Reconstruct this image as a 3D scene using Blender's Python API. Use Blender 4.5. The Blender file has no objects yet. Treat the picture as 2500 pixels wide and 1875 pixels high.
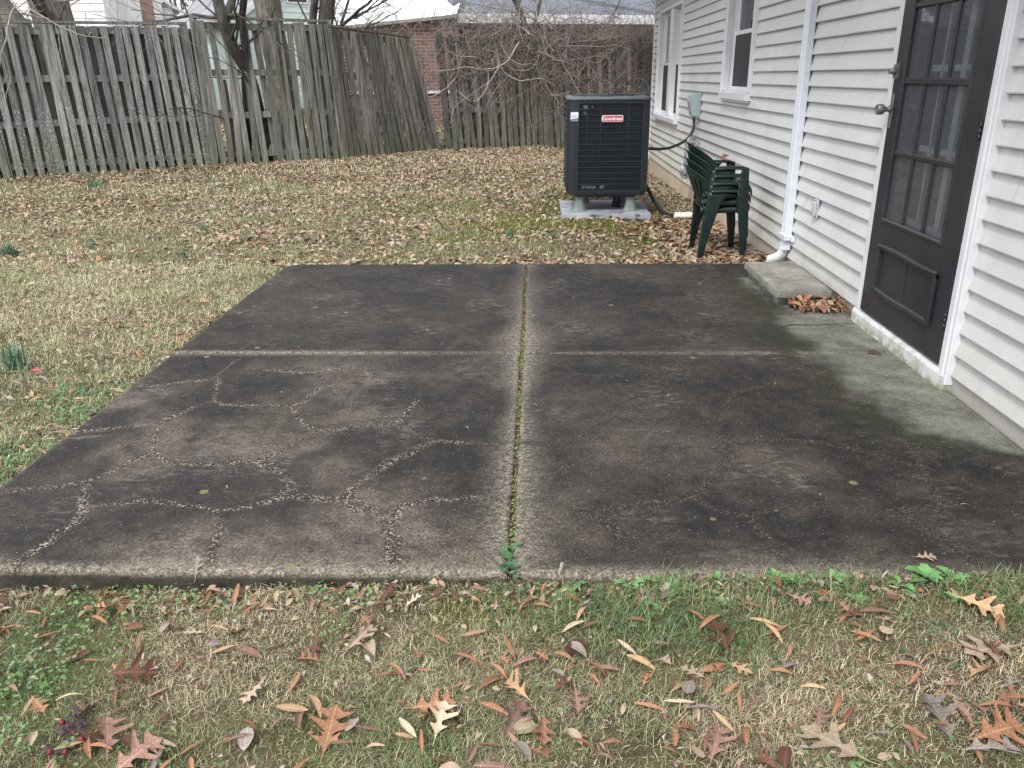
import bpy, math, random
import numpy as np
from mathutils import Vector, Matrix
random.seed(7)
RNG = np.random.default_rng(11)
S = bpy.context.scene
COL = S.collection
R = math.radians
# ------------------------------------------------------------------ camera
cam = bpy.data.cameras.new("camera"); camo = bpy.data.objects.new("camera", cam); COL.objects.link(camo)
CAM = np.array([0.0805, -2.0672, 1.4])
PITCH, ROLL, YAW = .3669, .010, -.033
cy, sy = math.cos(YAW), math.sin(YAW)
fw = np.array([sy*math.cos(PITCH), cy*math.cos(PITCH), -math.sin(PITCH)])
rt = np.array([cy, -sy, 0.0]); dn = np.cross(fw, rt)
r2 = math.cos(ROLL)*rt + math.sin(ROLL)*dn; d2 = -math.sin(ROLL)*rt + math.cos(ROLL)*dn
camo.matrix_world = Matrix(((r2[0], -d2[0], -fw[0], CAM[0]), (r2[1], -d2[1], -fw[1], CAM[1]), (r2[2], -d2[2], -fw[2], CAM[2]), (0, 0, 0, 1)))
cam.sensor_width = 36; cam.lens = 1991.7/2500*36; cam.clip_end = 500; cam.clip_start = .05
S.camera = camo
S.render.resolution_x = 1024; S.render.resolution_y = 768
# ------------------------------------------------------------------ sky, sun, exposure (bright overcast)
w = bpy.data.worlds.new("World"); S.world = w; w.use_nodes = True
wt = w.node_tree; wt.nodes.clear()
sky = wt.nodes.new('ShaderNodeTexSky'); sky.sky_type = 'NISHITA'; sky.sun_disc = False
sky.sun_elevation = R(48); sky.sun_rotation = R(205); sky.air_density = 1.0; sky.dust_density = 3.0
hs = wt.nodes.new('ShaderNodeHueSaturation'); hs.inputs['Saturation'].default_value = .12
mx = wt.nodes.new('ShaderNodeMixRGB'); mx.inputs['Fac'].default_value = .72; mx.inputs['Color2'].default_value = (7.6, 7.75, 8.1, 1)
bg = wt.nodes.new('ShaderNodeBackground'); bg.inputs['Strength'].default_value = .13
wo = wt.nodes.new('ShaderNodeOutputWorld')
wt.links.new(sky.outputs[0], hs.inputs['Color']); wt.links.new(hs.outputs[0], mx.inputs['Color1'])
wt.links.new(mx.outputs[0], bg.inputs['Color']); wt.links.new(bg.outputs[0], wo.inputs['Surface'])
sun = bpy.data.lights.new("sun", 'SUN'); sun.energy = 1.5; sun.angle = R(13); sun.color = (1, .97, .92)
suno = bpy.data.objects.new("sun", sun); COL.objects.link(suno)
suno.rotation_euler = (R(42), 0, R(-25))   # light comes from behind the camera's left, high
S.view_settings.view_transform = 'Standard'; S.view_settings.look = 'None'; S.view_settings.gamma = 1
S.view_settings.exposure = 0.92

# ------------------------------------------------------------------ helpers
def tag(o, label=None, cat=None, group=None, kind=None):
    if label: o['label'] = label
    if cat: o['category'] = cat
    if group: o['group'] = group
    if kind: o['kind'] = kind
    return o
def thing(name, label, cat, loc=(0, 0, 0), rz=0, group=None):
    o = bpy.data.objects.new(name, None); COL.objects.link(o); o.location = loc; o.rotation_euler = (0, 0, rz)
    o.empty_display_size = .1
    return tag(o, label, cat, group)
def link(name, me, mat=None, parent=None):
    o = bpy.data.objects.new(name, me); COL.objects.link(o)
    if mat is not None:
        for m in (mat if isinstance(mat, (list, tuple)) else [mat]): me.materials.append(m)
    if parent is not None:
        o.parent = parent
    return o
def fastmesh(name, V, F, attrs=None, smooth=False):
    """V (n,3); F = list of (k,m) int arrays of faces with m corners"""
    me = bpy.data.meshes.new(name)
    V = np.asarray(V, dtype=np.float32)
    me.vertices.add(len(V)); me.vertices.foreach_set('co', V.ravel())
    if not isinstance(F, (list, tuple)): F = [F]
    F = [np.asarray(f) for f in F if len(f)]
    loops = np.concatenate([f.ravel() for f in F]).astype(np.int32)
    tot = np.concatenate([np.full(len(f), f.shape[1]) for f in F]).astype(np.int32)
    st = np.concatenate([[0], np.cumsum(tot)[:-1]]).astype(np.int32)
    me.loops.add(len(loops)); me.loops.foreach_set('vertex_index', loops)
    me.polygons.add(len(tot)); me.polygons.foreach_set('loop_start', st); me.polygons.foreach_set('loop_total', tot)
    me.polygons.foreach_set('use_smooth', np.full(len(tot), bool(smooth)))
    me.update(calc_edges=True)
    if attrs:
        for k, (typ, data) in attrs.items():
            a = me.attributes.new(k, typ, 'POINT')
            data = np.asarray(data, dtype=np.float32)
            a.data.foreach_set('value' if typ == 'FLOAT' else ('color' if typ == 'FLOAT_COLOR' else 'vector'), data.ravel())
    me.validate()
    return me
class MB:
    def __init__(s): s.v = []; s.f = []; s.sm = []
    def add(s, V, F, smooth=False, M=None):
        b = len(s.v)
        for p in V:
            p = Vector(p)
            s.v.append(tuple(M @ p) if M is not None else tuple(p))
        for f in F: s.f.append([b+i for i in f]); s.sm.append(smooth)
        return s
    def box(s, a, b, M=None):
        x0, y0, z0 = a; x1, y1, z1 = b
        V = [(x0, y0, z0), (x1, y0, z0), (x1, y1, z0), (x0, y1, z0), (x0, y0, z1), (x1, y0, z1), (x1, y1, z1), (x0, y1, z1)]
        return s.add(V, [(0, 3, 2, 1), (4, 5, 6, 7), (0, 1, 5, 4), (1, 2, 6, 5), (2, 3, 7, 6), (3, 0, 4, 7)], M=M)
    def bbox(s, a, b, c=.004, M=None):
        """box with chamfered edges"""
        x0, y0, z0 = a; x1, y1, z1 = b
        V = []; idx = {}
        for i, X in enumerate((x0, x1)):
            for j, Y in enumerate((y0, y1)):
                for k, Z in enumerate((z0, z1)):
                    sx, sy_, sz = (1 if i == 0 else -1), (1 if j == 0 else -1), (1 if k == 0 else -1)
                    idx[(i, j, k, 'x')] = len(V); V.append((X, Y+sy_*c, Z+sz*c))
                    idx[(i, j, k, 'y')] = len(V); V.append((X+sx*c, Y, Z+sz*c))
                    idx[(i, j, k, 'z')] = len(V); V.append((X+sx*c, Y+sy_*c, Z))
        F = []
        for i in (0, 1): F.append([idx[(i, 0, 0, 'x')], idx[(i, 1, 0, 'x')], idx[(i, 1, 1, 'x')], idx[(i, 0, 1, 'x')]])
        for j in (0, 1): F.append([idx[(0, j, 0, 'y')], idx[(1, j, 0, 'y')], idx[(1, j, 1, 'y')], idx[(0, j, 1, 'y')]])
        for k in (0, 1): F.append([idx[(0, 0, k, 'z')], idx[(1, 0, k, 'z')], idx[(1, 1, k, 'z')], idx[(0, 1, k, 'z')]])
        for a_ in (0, 1):
            for b_ in (0, 1):
                F.append([idx[(0, a_, b_, 'y')], idx[(1, a_, b_, 'y')], idx[(1, a_, b_, 'z')], idx[(0, a_, b_, 'z')]])
                F.append([idx[(a_, 0, b_, 'x')], idx[(a_, 1, b_, 'x')], idx[(a_, 1, b_, 'z')], idx[(a_, 0, b_, 'z')]])
                F.append([idx[(a_, b_, 0, 'x')], idx[(a_, b_, 1, 'x')], idx[(a_, b_, 1, 'y')], idx[(a_, b_, 0, 'y')]])
        for i in (0, 1):
            for j in (0, 1):
                for k in (0, 1): F.append([idx[(i, j, k, 'x')], idx[(i, j, k, 'y')], idx[(i, j, k, 'z')]])
        return s.add(V, F, M=M)
    def tube(s, pts, rad, n=10, caps=True, smooth=True, M=None):
        pts = [Vector(p) for p in pts]
        if not hasattr(rad, '__len__'): rad = [rad]*len(pts)
        V = []; F = []; up = None
        for i, p in enumerate(pts):
            t = (pts[min(i+1, len(pts)-1)]-pts[max(i-1, 0)]).normalized()
            if up is None: up = Vector((0, 0, 1)) if abs(t.z) < .9 else Vector((1, 0, 0))
            a = t.cross(up).normalized(); up = a.cross(t).normalized()
            for k in range(n):
                th = 2*math.pi*k/n
                V.append(p+(a*math.cos(th)+up*math.sin(th))*rad[i])
        for i in range(len(pts)-1):
            for k in range(n):
                F.append((i*n+k, i*n+(k+1) % n, (i+1)*n+(k+1) % n, (i+1)*n+k))
        if caps: F.append(tuple(reversed(range(n)))); F.append(tuple((len(pts)-1)*n+k for k in range(n)))
        return s.add(V, F, smooth, M)
    def lathe(s, prof, n=20, M=None, smooth=True):
        V = []; F = []
        for (r, z) in prof:
            for k in range(n): V.append((r*math.cos(2*math.pi*k/n), r*math.sin(2*math.pi*k/n), z))
        for i in range(len(prof)-1):
            for k in range(n): F.append((i*n+k, i*n+(k+1) % n, (i+1)*n+(k+1) % n, (i+1)*n+k))
        F.append(tuple(reversed(range(n)))); F.append(tuple((len(prof)-1)*n+k for k in range(n)))
        return s.add(V, F, smooth, M)
    def prism(s, poly, a, b, axis='y', M=None):
        """extrude a 2-D polygon; axis y: poly in (x,z); axis x: poly in (y,z); axis z: poly in (x,y)"""
        def P(u, v, t): return {'y': (u, t, v), 'x': (t, u, v), 'z': (u, v, t)}[axis]
        n = len(poly); V = [P(u, v, a) for u, v in poly]+[P(u, v, b) for u, v in poly]
        F = [tuple(range(n)), tuple(reversed(range(n, 2*n)))]+[(i, (i+1) % n, n+(i+1) % n, n+i) for i in range(n)]
        return s.add(V, F, M=M)
    def mesh(s, name):
        me = bpy.data.meshes.new(name); me.from_pydata(s.v, [], s.f); me.update()
        me.polygons.foreach_set('use_smooth', np.array(s.sm, dtype=bool))
        import bmesh
        bm = bmesh.new(); bm.from_mesh(me); bmesh.ops.recalc_face_normals(bm, faces=bm.faces); bm.to_mesh(me); bm.free()
        return me
    def build(s, name, mat, parent=None): return link(name, s.mesh(name), mat, parent)
# value noise
def _h(ix, iy, seed):
    n = (ix.astype(np.int64)*374761393+iy.astype(np.int64)*668265263+seed*1442695041) & 0xffffffff
    n = ((n ^ (n >> 13))*1274126177) & 0xffffffff
    return ((n ^ (n >> 16)) & 0xffff)/65535.0
def vn(x, y, seed=0):
    x = np.asarray(x, float); y = np.asarray(y, float)
    ix = np.floor(x); iy = np.floor(y); fx = x-ix; fy = y-iy
    fx = fx*fx*(3-2*fx); fy = fy*fy*(3-2*fy)
    a = _h(ix, iy, seed); b = _h(ix+1, iy, seed); c = _h(ix, iy+1, seed); d = _h(ix+1, iy+1, seed)
    return (a*(1-fx)+b*fx)*(1-fy)+(c*(1-fx)+d*fx)*fy
def fbm(x, y, seed=0, oc=3):
    s = 0; a = .5; t = 0
    for i in range(oc): s = s+a*vn(x*2**i, y*2**i, seed+i*17); t += a; a *= .5
    return s/t
def sst(a, b, x): t = np.clip((x-a)/(b-a), 0, 1); return t*t*(3-2*t)
PL, PW, PB, PC = -1.88, 1.982, 4.175, 2.034      # patio: left edge, house wall, back edge, cross joint
def ground(x, y):
    x = np.asarray(x, float); y = np.asarray(y, float)
    back = -.028+.165*sst(5.5, 10.5, y)
    wall = np.interp(y, [4, 5, 6.5, 8.7, 12.2, 16], [-.05, -.094, -.12, -.148, -.236, -.2])
    t = sst(0, 2.0, x)
    g = back*(1-t)+wall*t
    g = np.where(y < 4.4, np.where(y > 0, -.030-.02*sst(4.4, 3.6, y)*0, 0), g)*1.0
    gb = back*(1-t)+wall*t
    k = sst(4.0, 5.0, y); g = gb*k+(-.032)*(1-k)
    front = np.interp(x, [-2.5, -1.5, -.6, 0, 1, 2, 3], [-.078, -.073, -.060, -.036, -.002, .016, .02])
    kf = sst(.9, .05, y); g = g*(1-kf)+front*kf
    g = g-.10*sst(-.3, -4, y)
    pd = sst(.22, .02, np.maximum.reduce([.33-x, x-1.28, 6.59-y, y-7.63, 0*x]))
    g = g*(1-pd)+np.minimum(g, -.062)*pd
    on = ((x > PL-.02) & (y > 0) & (y < PB)).astype(float)
    return g+.014*(vn(x*3, y*3, 5)-.5)*(1-on)+.006*(vn(x*11, y*11, 6)-.5)*(1-on)
def gz1(x, y): return float(ground(np.array([x]), np.array([y]))[0])

# ------------------------------------------------------------------ node materials
class NM:
    def __init__(s, name, rough=.6, spec=.4, metal=0):
        s.m = bpy.data.materials.new(name); s.m.use_nodes = True; s.t = s.m.node_tree
        s.b = s.t.nodes['Principled BSDF']; s.b.inputs['Roughness'].default_value = rough
        s.b.inputs['Specular IOR Level'].default_value = spec; s.b.inputs['Metallic'].default_value = metal
    def n(s, typ, out=0, props=None, **inp):
        nd = s.t.nodes.new('ShaderNode'+typ)
        for k, v in (props or {}).items(): setattr(nd, k, v)
        for k, v in inp.items():
            key = int(k[1:]) if k[0] == '_' else k.replace('_', ' ')
            s.put(nd.inputs[key], v)
        return nd.outputs[out]
    def put(s, sock, v):
        if isinstance(v, bpy.types.NodeSocket): s.t.links.new(v, sock)
        elif isinstance(v, (tuple, list)) and len(v) == 3 and sock.type == 'RGBA': sock.default_value = (*v, 1)
        else: sock.default_value = v
    def co(s): return s.n('TexCoord', 3)
    def noise(s, scale, detail=4, rough=.55, vec=None, out=0, dist=0):
        return s.n('TexNoise', out, Vector=vec or s.co(), Scale=scale, Detail=detail, Roughness=rough, Distortion=dist)
    def vscale(s, sx, sy_, sz, vec=None): return s.n('VectorMath', 0, {'operation': 'MULTIPLY'}, _0=vec or s.co(), _1=(sx, sy_, sz))
    def mr(s, v, a, b, c=0, d=1): return s.n('MapRange', 0, None, Value=v, From_Min=a, From_Max=b, To_Min=c, To_Max=d)
    def mix(s, f, a, b): return s.n('MixRGB', 0, None, Fac=f, Color1=a, Color2=b)
    def mul(s, a, b): return s.n('MixRGB', 0, {'blend_type': 'MULTIPLY'}, Fac=1.0, Color1=a, Color2=b)
    def ma(s, op, a, b=0.0): return s.n('Math', 0, {'operation': op, 'use_clamp': False}, _0=a, _1=b)
    def attr(s, name, out=0): return s.n('Attribute', out, {'attribute_name': name})
    def sep(s, v, i): return s.n('SeparateXYZ', i, None, Vector=v)
    def bump(s, h, strength=.4, dist=.01): s.put(s.b.inputs['Normal'], s.n('Bump', 0, None, Strength=strength, Distance=dist, Height=h))
    def color(s, c): s.put(s.b.inputs['Base Color'], c); return s
    def rough(s, v): s.put(s.b.inputs['Roughness'], v); return s
def simple(name, col, rough=.6, var=.15, scale=8, spec=.4, metal=0, bump=0, bscale=60):
    m = NM(name, rough, spec, metal)
    n = m.noise(scale); c2 = tuple(c*(1-var) for c in col); c1 = tuple(min(1, c*(1+var)) for c in col)
    m.color(m.mix(m.mr(n, .3, .7), c2, c1))
    if bump: m.bump(m.noise(bscale), bump, .004)
    return m.m

# ------------------------------------------------------------------ materials
def m_siding():
    m = NM('white vinyl siding', .42, .35)
    co = m.co(); z = m.sep(co, 2); y = m.sep(co, 1)
    base = m.mix(m.mr(m.noise(1.3, 5), .3, .7), (.505, .50, .505), (.61, .605, .615))
    # algae and splash dirt low on the wall, more towards the far end
    lo = m.mr(z, .75, 0.0); far = m.mr(y, 4, 11, .25, 1.0)
    g = m.ma('MULTIPLY', m.ma('MULTIPLY', lo, far), m.mr(m.noise(3.0, 6, .65), .35, .62))
    c = m.mix(m.ma('MULTIPLY', g, .75), base, (.60, .62, .40))
    st = m.noise(1.0, 5, .7, m.vscale(1, 9, .8))
    c = m.mix(m.mr(st, .50, .74, 0, .45), c, (.42, .40, .36))
    c = m.mix(m.ma('MULTIPLY', m.mr(z, .30, .04), m.mr(m.noise(7, 6, .7), .35, .65, .05, .5)), c, (.36, .345, .30))
    d = m.mr(m.noise(2.2, 6, .7), .55, .78, 0, .35)
    c = m.mix(d, c, (.56, .545, .52))
    m.color(c); m.bump(m.noise(240, 2, .5, m.vscale(1, .12, 1)), .06, .002)
    return m.m
M_SID = m_siding()
M_WHITE = simple('white painted trim', (.64, .65, .68), .4, .06, 6)
M_WHITE2 = simple('white vinyl window frame', (.68, .69, .72), .35, .03, 4)
M_ALU = simple('white aluminium downspout', (.62, .65, .71), .3, .05, 5)
def m_wornwhite():
    m = NM('peeling white paint on concrete', .65, .3)
    c = m.mix(m.mr(m.noise(9, 8, .7), .45, .62), (.56, .565, .575), (.38, .385, .35))
    z = m.sep(m.co(), 2)
    c = m.mix(m.ma('MULTIPLY', m.mr(z, .06, 0.0), m.mr(m.noise(14, 5), .4, .6)), c, (.22, .25, .14))
    c = m.mix(m.mr(m.noise(30, 8, .7), .66, .70), c, (.30, .28, .25))
    m.color(c); m.bump(m.noise(45, 6), .35, .004); return m.m
M_SILL = m_wornwhite()
def m_found():
    m = NM('painted foundation', .8, .2)
    y = m.sep(m.co(), 1)
    c = m.mix(m.mr(y, 3.8, 7.5), (.36, .35, .33), (.62, .50, .36))
    c = m.mix(m.mr(m.noise(4, 6, .7), .42, .66), c, (.40, .36, .29))
    c = m.mix(m.mr(m.noise(1, 5, .7, m.vscale(1, 16, 2)), .55, .75, 0, .6), c, (.15, .14, .12))
    m.color(c); m.bump(m.noise(60, 5), .4, .006); return m.m
M_FOUND = m_found()
def m_door():
    m = NM('charcoal brown door paint', .38, .45)
    c = m.mix(m.mr(m.noise(3, 6), .3, .7), (.018, .0180, .0225), (.031, .030, .037))
    s = m.mr(m.noise(1, 7, .7, m.vscale(1, 5, 90)), .64, .72, 0, .30)
    s2 = m.ma('MULTIPLY', s, m.mr(m.noise(5, 3), .5, .62))
    c = m.mix(s2, c, (.22, .20, .22)); m.color(c)
    m.rough(m.mr(m.noise(8, 5), .3, .7, .3, .5)); m.bump(m.noise(30, 4, .6, m.vscale(1, 1, 6)), .08, .003); return m.m
M_DOOR = m_door()
M_KNOB = simple('painted grey door hardware', (.16, .155, .165), .38, .12, 30, .5, .3)
M_BOX = simple('grey enamel box', (.30, .36, .37), .4, .06, 8)
M_BLACK = simple('black rubber', (.018, .019, .021), .5, .2, 20)
M_PVC = simple('white pipe', (.72, .68, .62), .5, .08, 10)
M_GALV = simple('galvanised steel', (.50, .52, .55), .32, .15, 14, .5, .75)
def m_glass(name, tint=(.02, .022, .026), clear=.35, rough=.02, refl_film=0.0):
    m = NM(name); t = m.t
    gl = t.nodes.new('ShaderNodeBsdfGlossy'); gl.inputs['Roughness'].default_value = rough; gl.inputs['Color'].default_value = (.9, .93, .95, 1)
    tr = t.nodes.new('ShaderNodeBsdfTransparent'); tr.inputs['Color'].default_value = (clear, clear*1.02, clear*1.03, 1)
    fr = t.nodes.new('ShaderNodeFresnel'); fr.inputs['IOR'].default_value = 1.5
    nz = m.noise(2.5, 2); bp = m.n('Bump', 0, None, Strength=.06, Distance=.02, Height=nz)
    t.links.new(bp, gl.inputs['Normal'])
    mxs = t.nodes.new('ShaderNodeMixShader')
    t.links.new(fr.outputs[0], mxs.inputs[0]); t.links.new(tr.outputs[0], mxs.inputs[1]); t.links.new(gl.outputs[0], mxs.inputs[2])
    last = mxs.outputs[0]
    if refl_film:
        df = t.nodes.new('ShaderNodeBsdfDiffuse'); df.inputs['Color'].default_value = (.19, .205, .235, 1); m2 = t.nodes.new('ShaderNodeMixShader'); m2.inputs[0].default_value = refl_film  # grey diffuse layer paints a reflection into the panes, over their own greyish look
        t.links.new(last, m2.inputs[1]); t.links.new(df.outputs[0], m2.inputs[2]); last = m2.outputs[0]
    t.links.new(last, t.nodes['Material Output'].inputs['Surface']); return m.m
M_GLASS = m_glass('window glass', clear=.7)
M_STORM = m_glass('storm door glass', clear=.85, rough=.015, refl_film=.30)
def m_screen():
    m = NM('insect screen', .7, .15)
    w1 = m.n('TexWave', 0, {'bands_direction': 'Y'}, Vector=m.co(), Scale=120.0)
    m.color(m.mix(m.mr(m.noise(2), .3, .7), (.040, .042, .047), (.060, .062, .067))); m.bump(w1, .1, .001); return m.m
M_SCREEN = m_screen()
M_DARK = simple('dark room', (.035, .035, .036), .9, .2, 2)
M_CURT = simple('pale blind', (.42, .44, .45), .8, .1, 3)
# weathered fence wood
def m_wood(name, dark, light, green=.3, lichen=.3):
    m = NM(name, .88, .15)
    co = m.co()
    g = m.noise(1, 8, .68, m.vscale(38, 38, 2.2)); big = m.noise(1.8, 4)
    c = m.mix(m.mr(g, .34, .66), dark, light)
    bt = m.attr('tone', 2)
    c = m.mul(c, m.n('CombineXYZ', 0, None, X=m.mr(bt, 0, 1, .62, 1.32), Y=m.mr(bt, 0, 1, .62, 1.30), Z=m.mr(bt, 0, 1, .62, 1.26)))
    c = m.mix(m.mr(m.noise(.9, 3, .6), .5, .75, 0, green), c, (.15, .17, .085))
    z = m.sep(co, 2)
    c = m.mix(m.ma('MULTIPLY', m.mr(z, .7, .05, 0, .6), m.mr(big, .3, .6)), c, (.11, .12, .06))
    sp = m.noise(42, 4, .75)
    c = m.mix(m.ma('MULTIPLY', m.mr(sp, .56, .62), m.mr(m.noise(1.1, 3), .42, .6, 0, lichen)), c, (.42, .45, .46))
    dk = m.noise(16, 6, .75)
    c = m.mix(m.mr(dk, .60, .68, 0, .55), c, (.025, .026, .028))
    m.color(c); m.bump(g, .5, .006); return m.m
M_WOOD = m_wood('weathered grey fence wood', (.068, .070, .070), (.28, .283, .28), .2, .9)
M_WOOD2 = m_wood('weathered olive fence wood', (.066, .065, .060), (.27, .267, .25), .15, .3)
M_WOOD3 = m_wood('weathered brown fence wood', (.050, .047, .044), (.20, .19, .178), .12, .3)
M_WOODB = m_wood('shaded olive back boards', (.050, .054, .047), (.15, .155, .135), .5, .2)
def m_bark(name, a, b, sc=1.0):
    m = NM(name, .9, .1)
    g = m.noise(1, 8, .7, m.vscale(22*sc, 22*sc, 4*sc), dist=.6)
    c = m.mix(m.mr(g, .36, .62), a, b); c = m.mix(m.mr(m.noise(2.5, 4), .5, .75, 0, .5), c, (.20, .21, .17))
    m.color(c); m.bump(g, .8, .03); return m.m
M_BARKD = m_bark('dark bark', (.035, .032, .030), (.10, .092, .085))
M_BARK = m_bark('furrowed grey bark', (.070, .060, .050), (.25, .225, .19), .8)
M_TWIG = m_bark('grey brown twigs', (.13, .115, .115), (.27, .24, .235))
M_VINE = m_bark('pale dry vine', (.30, .26, .23), (.62, .56, .50), 2)
M_VINED = m_bark('brown dry vine', (.16, .128, .115), (.40, .34, .305), 2)
def m_brick():
    m = NM('red brick', .85, .2)
    co = m.co(); v = m.n('CombineXYZ', 0, None, X=m.ma('ADD', m.sep(co, 0), m.sep(co, 1)), Y=m.sep(co, 2), Z=0.0)
    br = m.n('TexBrick', 0, None, Vector=v, Color1=(.185, .095, .080), Color2=(.125, .066, .058), Mortar=(.30, .265, .25), Scale=1.0, Mortar_Size=.008, Brick_Width=.215, Row_Height=.075, Bias=-.2)
    c = m.mix(m.mr(m.noise(3, 5), .4, .7, 0, .35), br, (.20, .13, .115))
    m.color(c); return m.m
M_BRICK = m_brick()
def m_shingle(name, a, b):
    m = NM(name, .9, .2)
    br = m.n('TexBrick', 0, None, Vector=m.n('TexCoord', 0), Color1=a, Color2=b, Mortar=tuple(x*.5 for x in a), Scale=1.0, Mortar_Size=.008, Brick_Width=.3, Row_Height=.14)
    m.color(m.mix(m.mr(m.noise(1.2, 5), .35, .7, 0, .5), br, b)); return m.m
M_ROOF = m_shingle('grey shingles', (.13, .145, .175), (.185, .20, .235))
M_ROOF2 = m_shingle('pale grey shingles', (.24, .24, .27), (.31, .31, .34))
M_ROOFW = simple('white metal roof', (.82, .83, .85), .35, .03, 2)
M_MINT = simple('pale mint siding', (.56, .65, .63), .6, .06, 2)
M_WSID = simple('neighbour white siding', (.80, .80, .80), .6, .05, 2)
def m_concrete():
    m = NM('weathered concrete', .9, .15)
    c = m.mix(m.mr(m.noise(7, 8, .7), .35, .65), (.15, .148, .13), (.32, .315, .28))
    v = m.n('TexVoronoi', 0, {'feature': 'F1'}, Vector=m.co(), Scale=130.0)
    c = m.mix(m.ma('MULTIPLY', m.mr(v, .30, .18), m.mr(m.noise(11, 4), .45, .6)), c, (.50, .48, .44))
    z = m.sep(m.co(), 2)
    c = m.mix(m.ma('MULTIPLY', m.mr(z, .060, .0), m.mr(m.noise(8, 5), .35, .6, .3, .9)), c, (.035, .038, .028))
    m.color(c); m.bump(m.ma('ADD', m.noise(90, 5), m.mr(v, 0, .5, .4, 0)), .7, .006); return m.m
M_CONC = m_concrete()
def m_chair():
    m = NM('dark green moulded plastic', .35, .5)
    c = m.mix(m.mr(m.noise(5, 5), .3, .7), (.003, .012, .0105), (.0055, .020, .0175))
    c = m.mix(m.mr(m.noise(22, 5, .7), .58, .72, 0, .35), c, (.030, .045, .040)); m.color(c)
    m.rough(m.mr(m.noise(9, 4), .3, .7, .28, .5)); return m.m
M_CHAIR = m_chair()
M_ACB = simple('dark grey powder coated steel', (.011, .016, .022), .40, .12, 5, .45)
M_ACT = simple('grey painted cap', (.052, .064, .078), .35, .1, 6, .5)
M_COIL = simple('condenser coil fins', (.007, .010, .015), .5, .5, 3, .3)
M_WIRE = simple('dark grille wire', (.024, .030, .037), .4, .1, 8, .4)
M_FIN = simple('bent bright fins', (.34, .38, .42), .35, .3, 30, .5, .5)
M_RISER = simple('grey green plastic riser', (.17, .195, .18), .55, .15, 12)
M_RED = simple('red badge', (.42, .045, .07), .3, .05, 8, .5)
M_SILV = simple('silver lettering', (.80, .74, .76), .35, .05, 8, .5)
M_STICK = simple('pale sticker', (.62, .61, .70), .45, .08, 20)
M_INK = simple('blue grey ink', (.14, .15, .22), .6, .1, 20)
def m_pad():
    m = NM('grey equipment pad', .55, .3)
    c = m.mix(m.mr(m.noise(4, 6), .35, .65), (.22, .235, .28), (.36, .38, .43))
    c = m.mix(m.mr(m.noise(6, 6, .7), .58, .66), c, (.05, .05, .055)); m.color(c); m.bump(m.noise(50), .2, .003); return m.m
M_PAD = m_pad()
def m_leafobj(name, a, b):
    m = NM(name, .62, .3)
    rnd = m.n('ObjectInfo', 5); lx = m.sep(m.co(), 0); ly = m.ma('ABSOLUTE', m.sep(m.co(), 1))
    c = m.mix(m.mr(m.noise(22, 5, .6, m.n('TexCoord', 3)), .35, .68), a, b)
    k = m.mr(rnd, 0, 1, .62, 1.25)
    rib = m.mr(ly, .004, .016, .55, 0)
    sv = m.ma('SINE', m.ma('MULTIPLY', m.ma('SUBTRACT', lx, m.ma('MULTIPLY', ly, .9)), 75.0))
    c = m.mix(rib, c, tuple(min(1, q*1.5) for q in b)); c = m.mix(m.mr(sv, .75, 1, 0, .35), c, tuple(q*.55 for q in a))
    c = m.mix(m.mr(m.noise(6, 6, .75), .55, .66, 0, .6), c, tuple(q*.45 for q in a))
    c = m.mul(c, m.n('CombineXYZ', 0, None, X=k, Y=k, Z=k)); m.color(c); m.bump(m.noise(90), .25, .002); return m.m
ML = {'tan': m_leafobj('tan oak leaf', (.40, .29, .20), (.56, .45, .335)), 'brown': m_leafobj('brown oak leaf', (.10, .045, .028), (.19, .095, .06)),
      'orange': m_leafobj('orange brown leaf', (.24, .11, .060), (.38, .205, .12)), 'grey': m_leafobj('grey dead leaf', (.20, .165, .145), (.36, .31, .275)),
      'mauve': m_leafobj('mauve brown leaf', (.19, .105, .080), (.32, .195, .15)), 'straw': m_leafobj('straw tan leaf', (.36, .22, .12), (.50, .34, .20))}
def m_vcol(name, rough=.7, transl=0, bump=0):
    m = NM(name, rough, .2); m.color(m.attr('col')); 
    if bump: m.bump(m.noise(120), bump, .002)
    return m.m
M_GRASS = m_vcol('grass blades', .6); M_LITTER = m_vcol('leaf litter', .7); M_CLOVER = m_vcol('clover leaves', .55)
def m_soil():
    m = NM('lawn soil', .95, .1)
    c = m.mix(m.mr(m.noise(9, 8, .7), .35, .65), (.055, .042, .028), (.20, .155, .10))
    c = m.mix(m.mr(m.noise(3, 5, .6), .45, .62, 0, .7), c, (.13, .135, .055))
    c = m.mix(m.attr('moss', 2), c, m.mix(m.mr(m.noise(14, 5), .35, .65), (.060, .060, .015), (.14, .13, .032)))
    m.color(c); m.bump(m.noise(60, 6, .7), .9, .02); return m.m
M_SOIL = m_soil()

# ------------------------------------------------------------------ lawn (ground)
def make_ground():
    xs = np.concatenate([np.linspace(-60, -10, 20, endpoint=False), np.linspace(-10, 3, 240), np.linspace(3.2, 60, 25)])
    ys = np.concatenate([np.linspace(-20, -3, 12, endpoint=False), np.linspace(-3, 16, 330), np.linspace(16.5, 150, 40)])
    X, Y = np.meshgrid(xs, ys); Z = ground(X, Y)
    on = (X > PL+.03) & (Y > .03) & (Y < PB-.03) & (X < PW)
    Z = np.where(on, -.022, Z)
    V = np.stack([X, Y, Z], -1).reshape(-1, 3)
    nx, ny = len(xs), len(ys); i = np.arange(nx-1); j = np.arange(ny-1); I, J = np.meshgrid(i, j); a = (J*nx+I).ravel()
    F = np.stack([a, a+1, a+nx+1, a+nx], 1)
    me = fastmesh('lawn', V, F, {'moss': ('FLOAT', moss(V[:, 0], V[:, 1]))}, True)
    return tag(link('lawn', me, M_SOIL), kind='structure')
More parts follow.
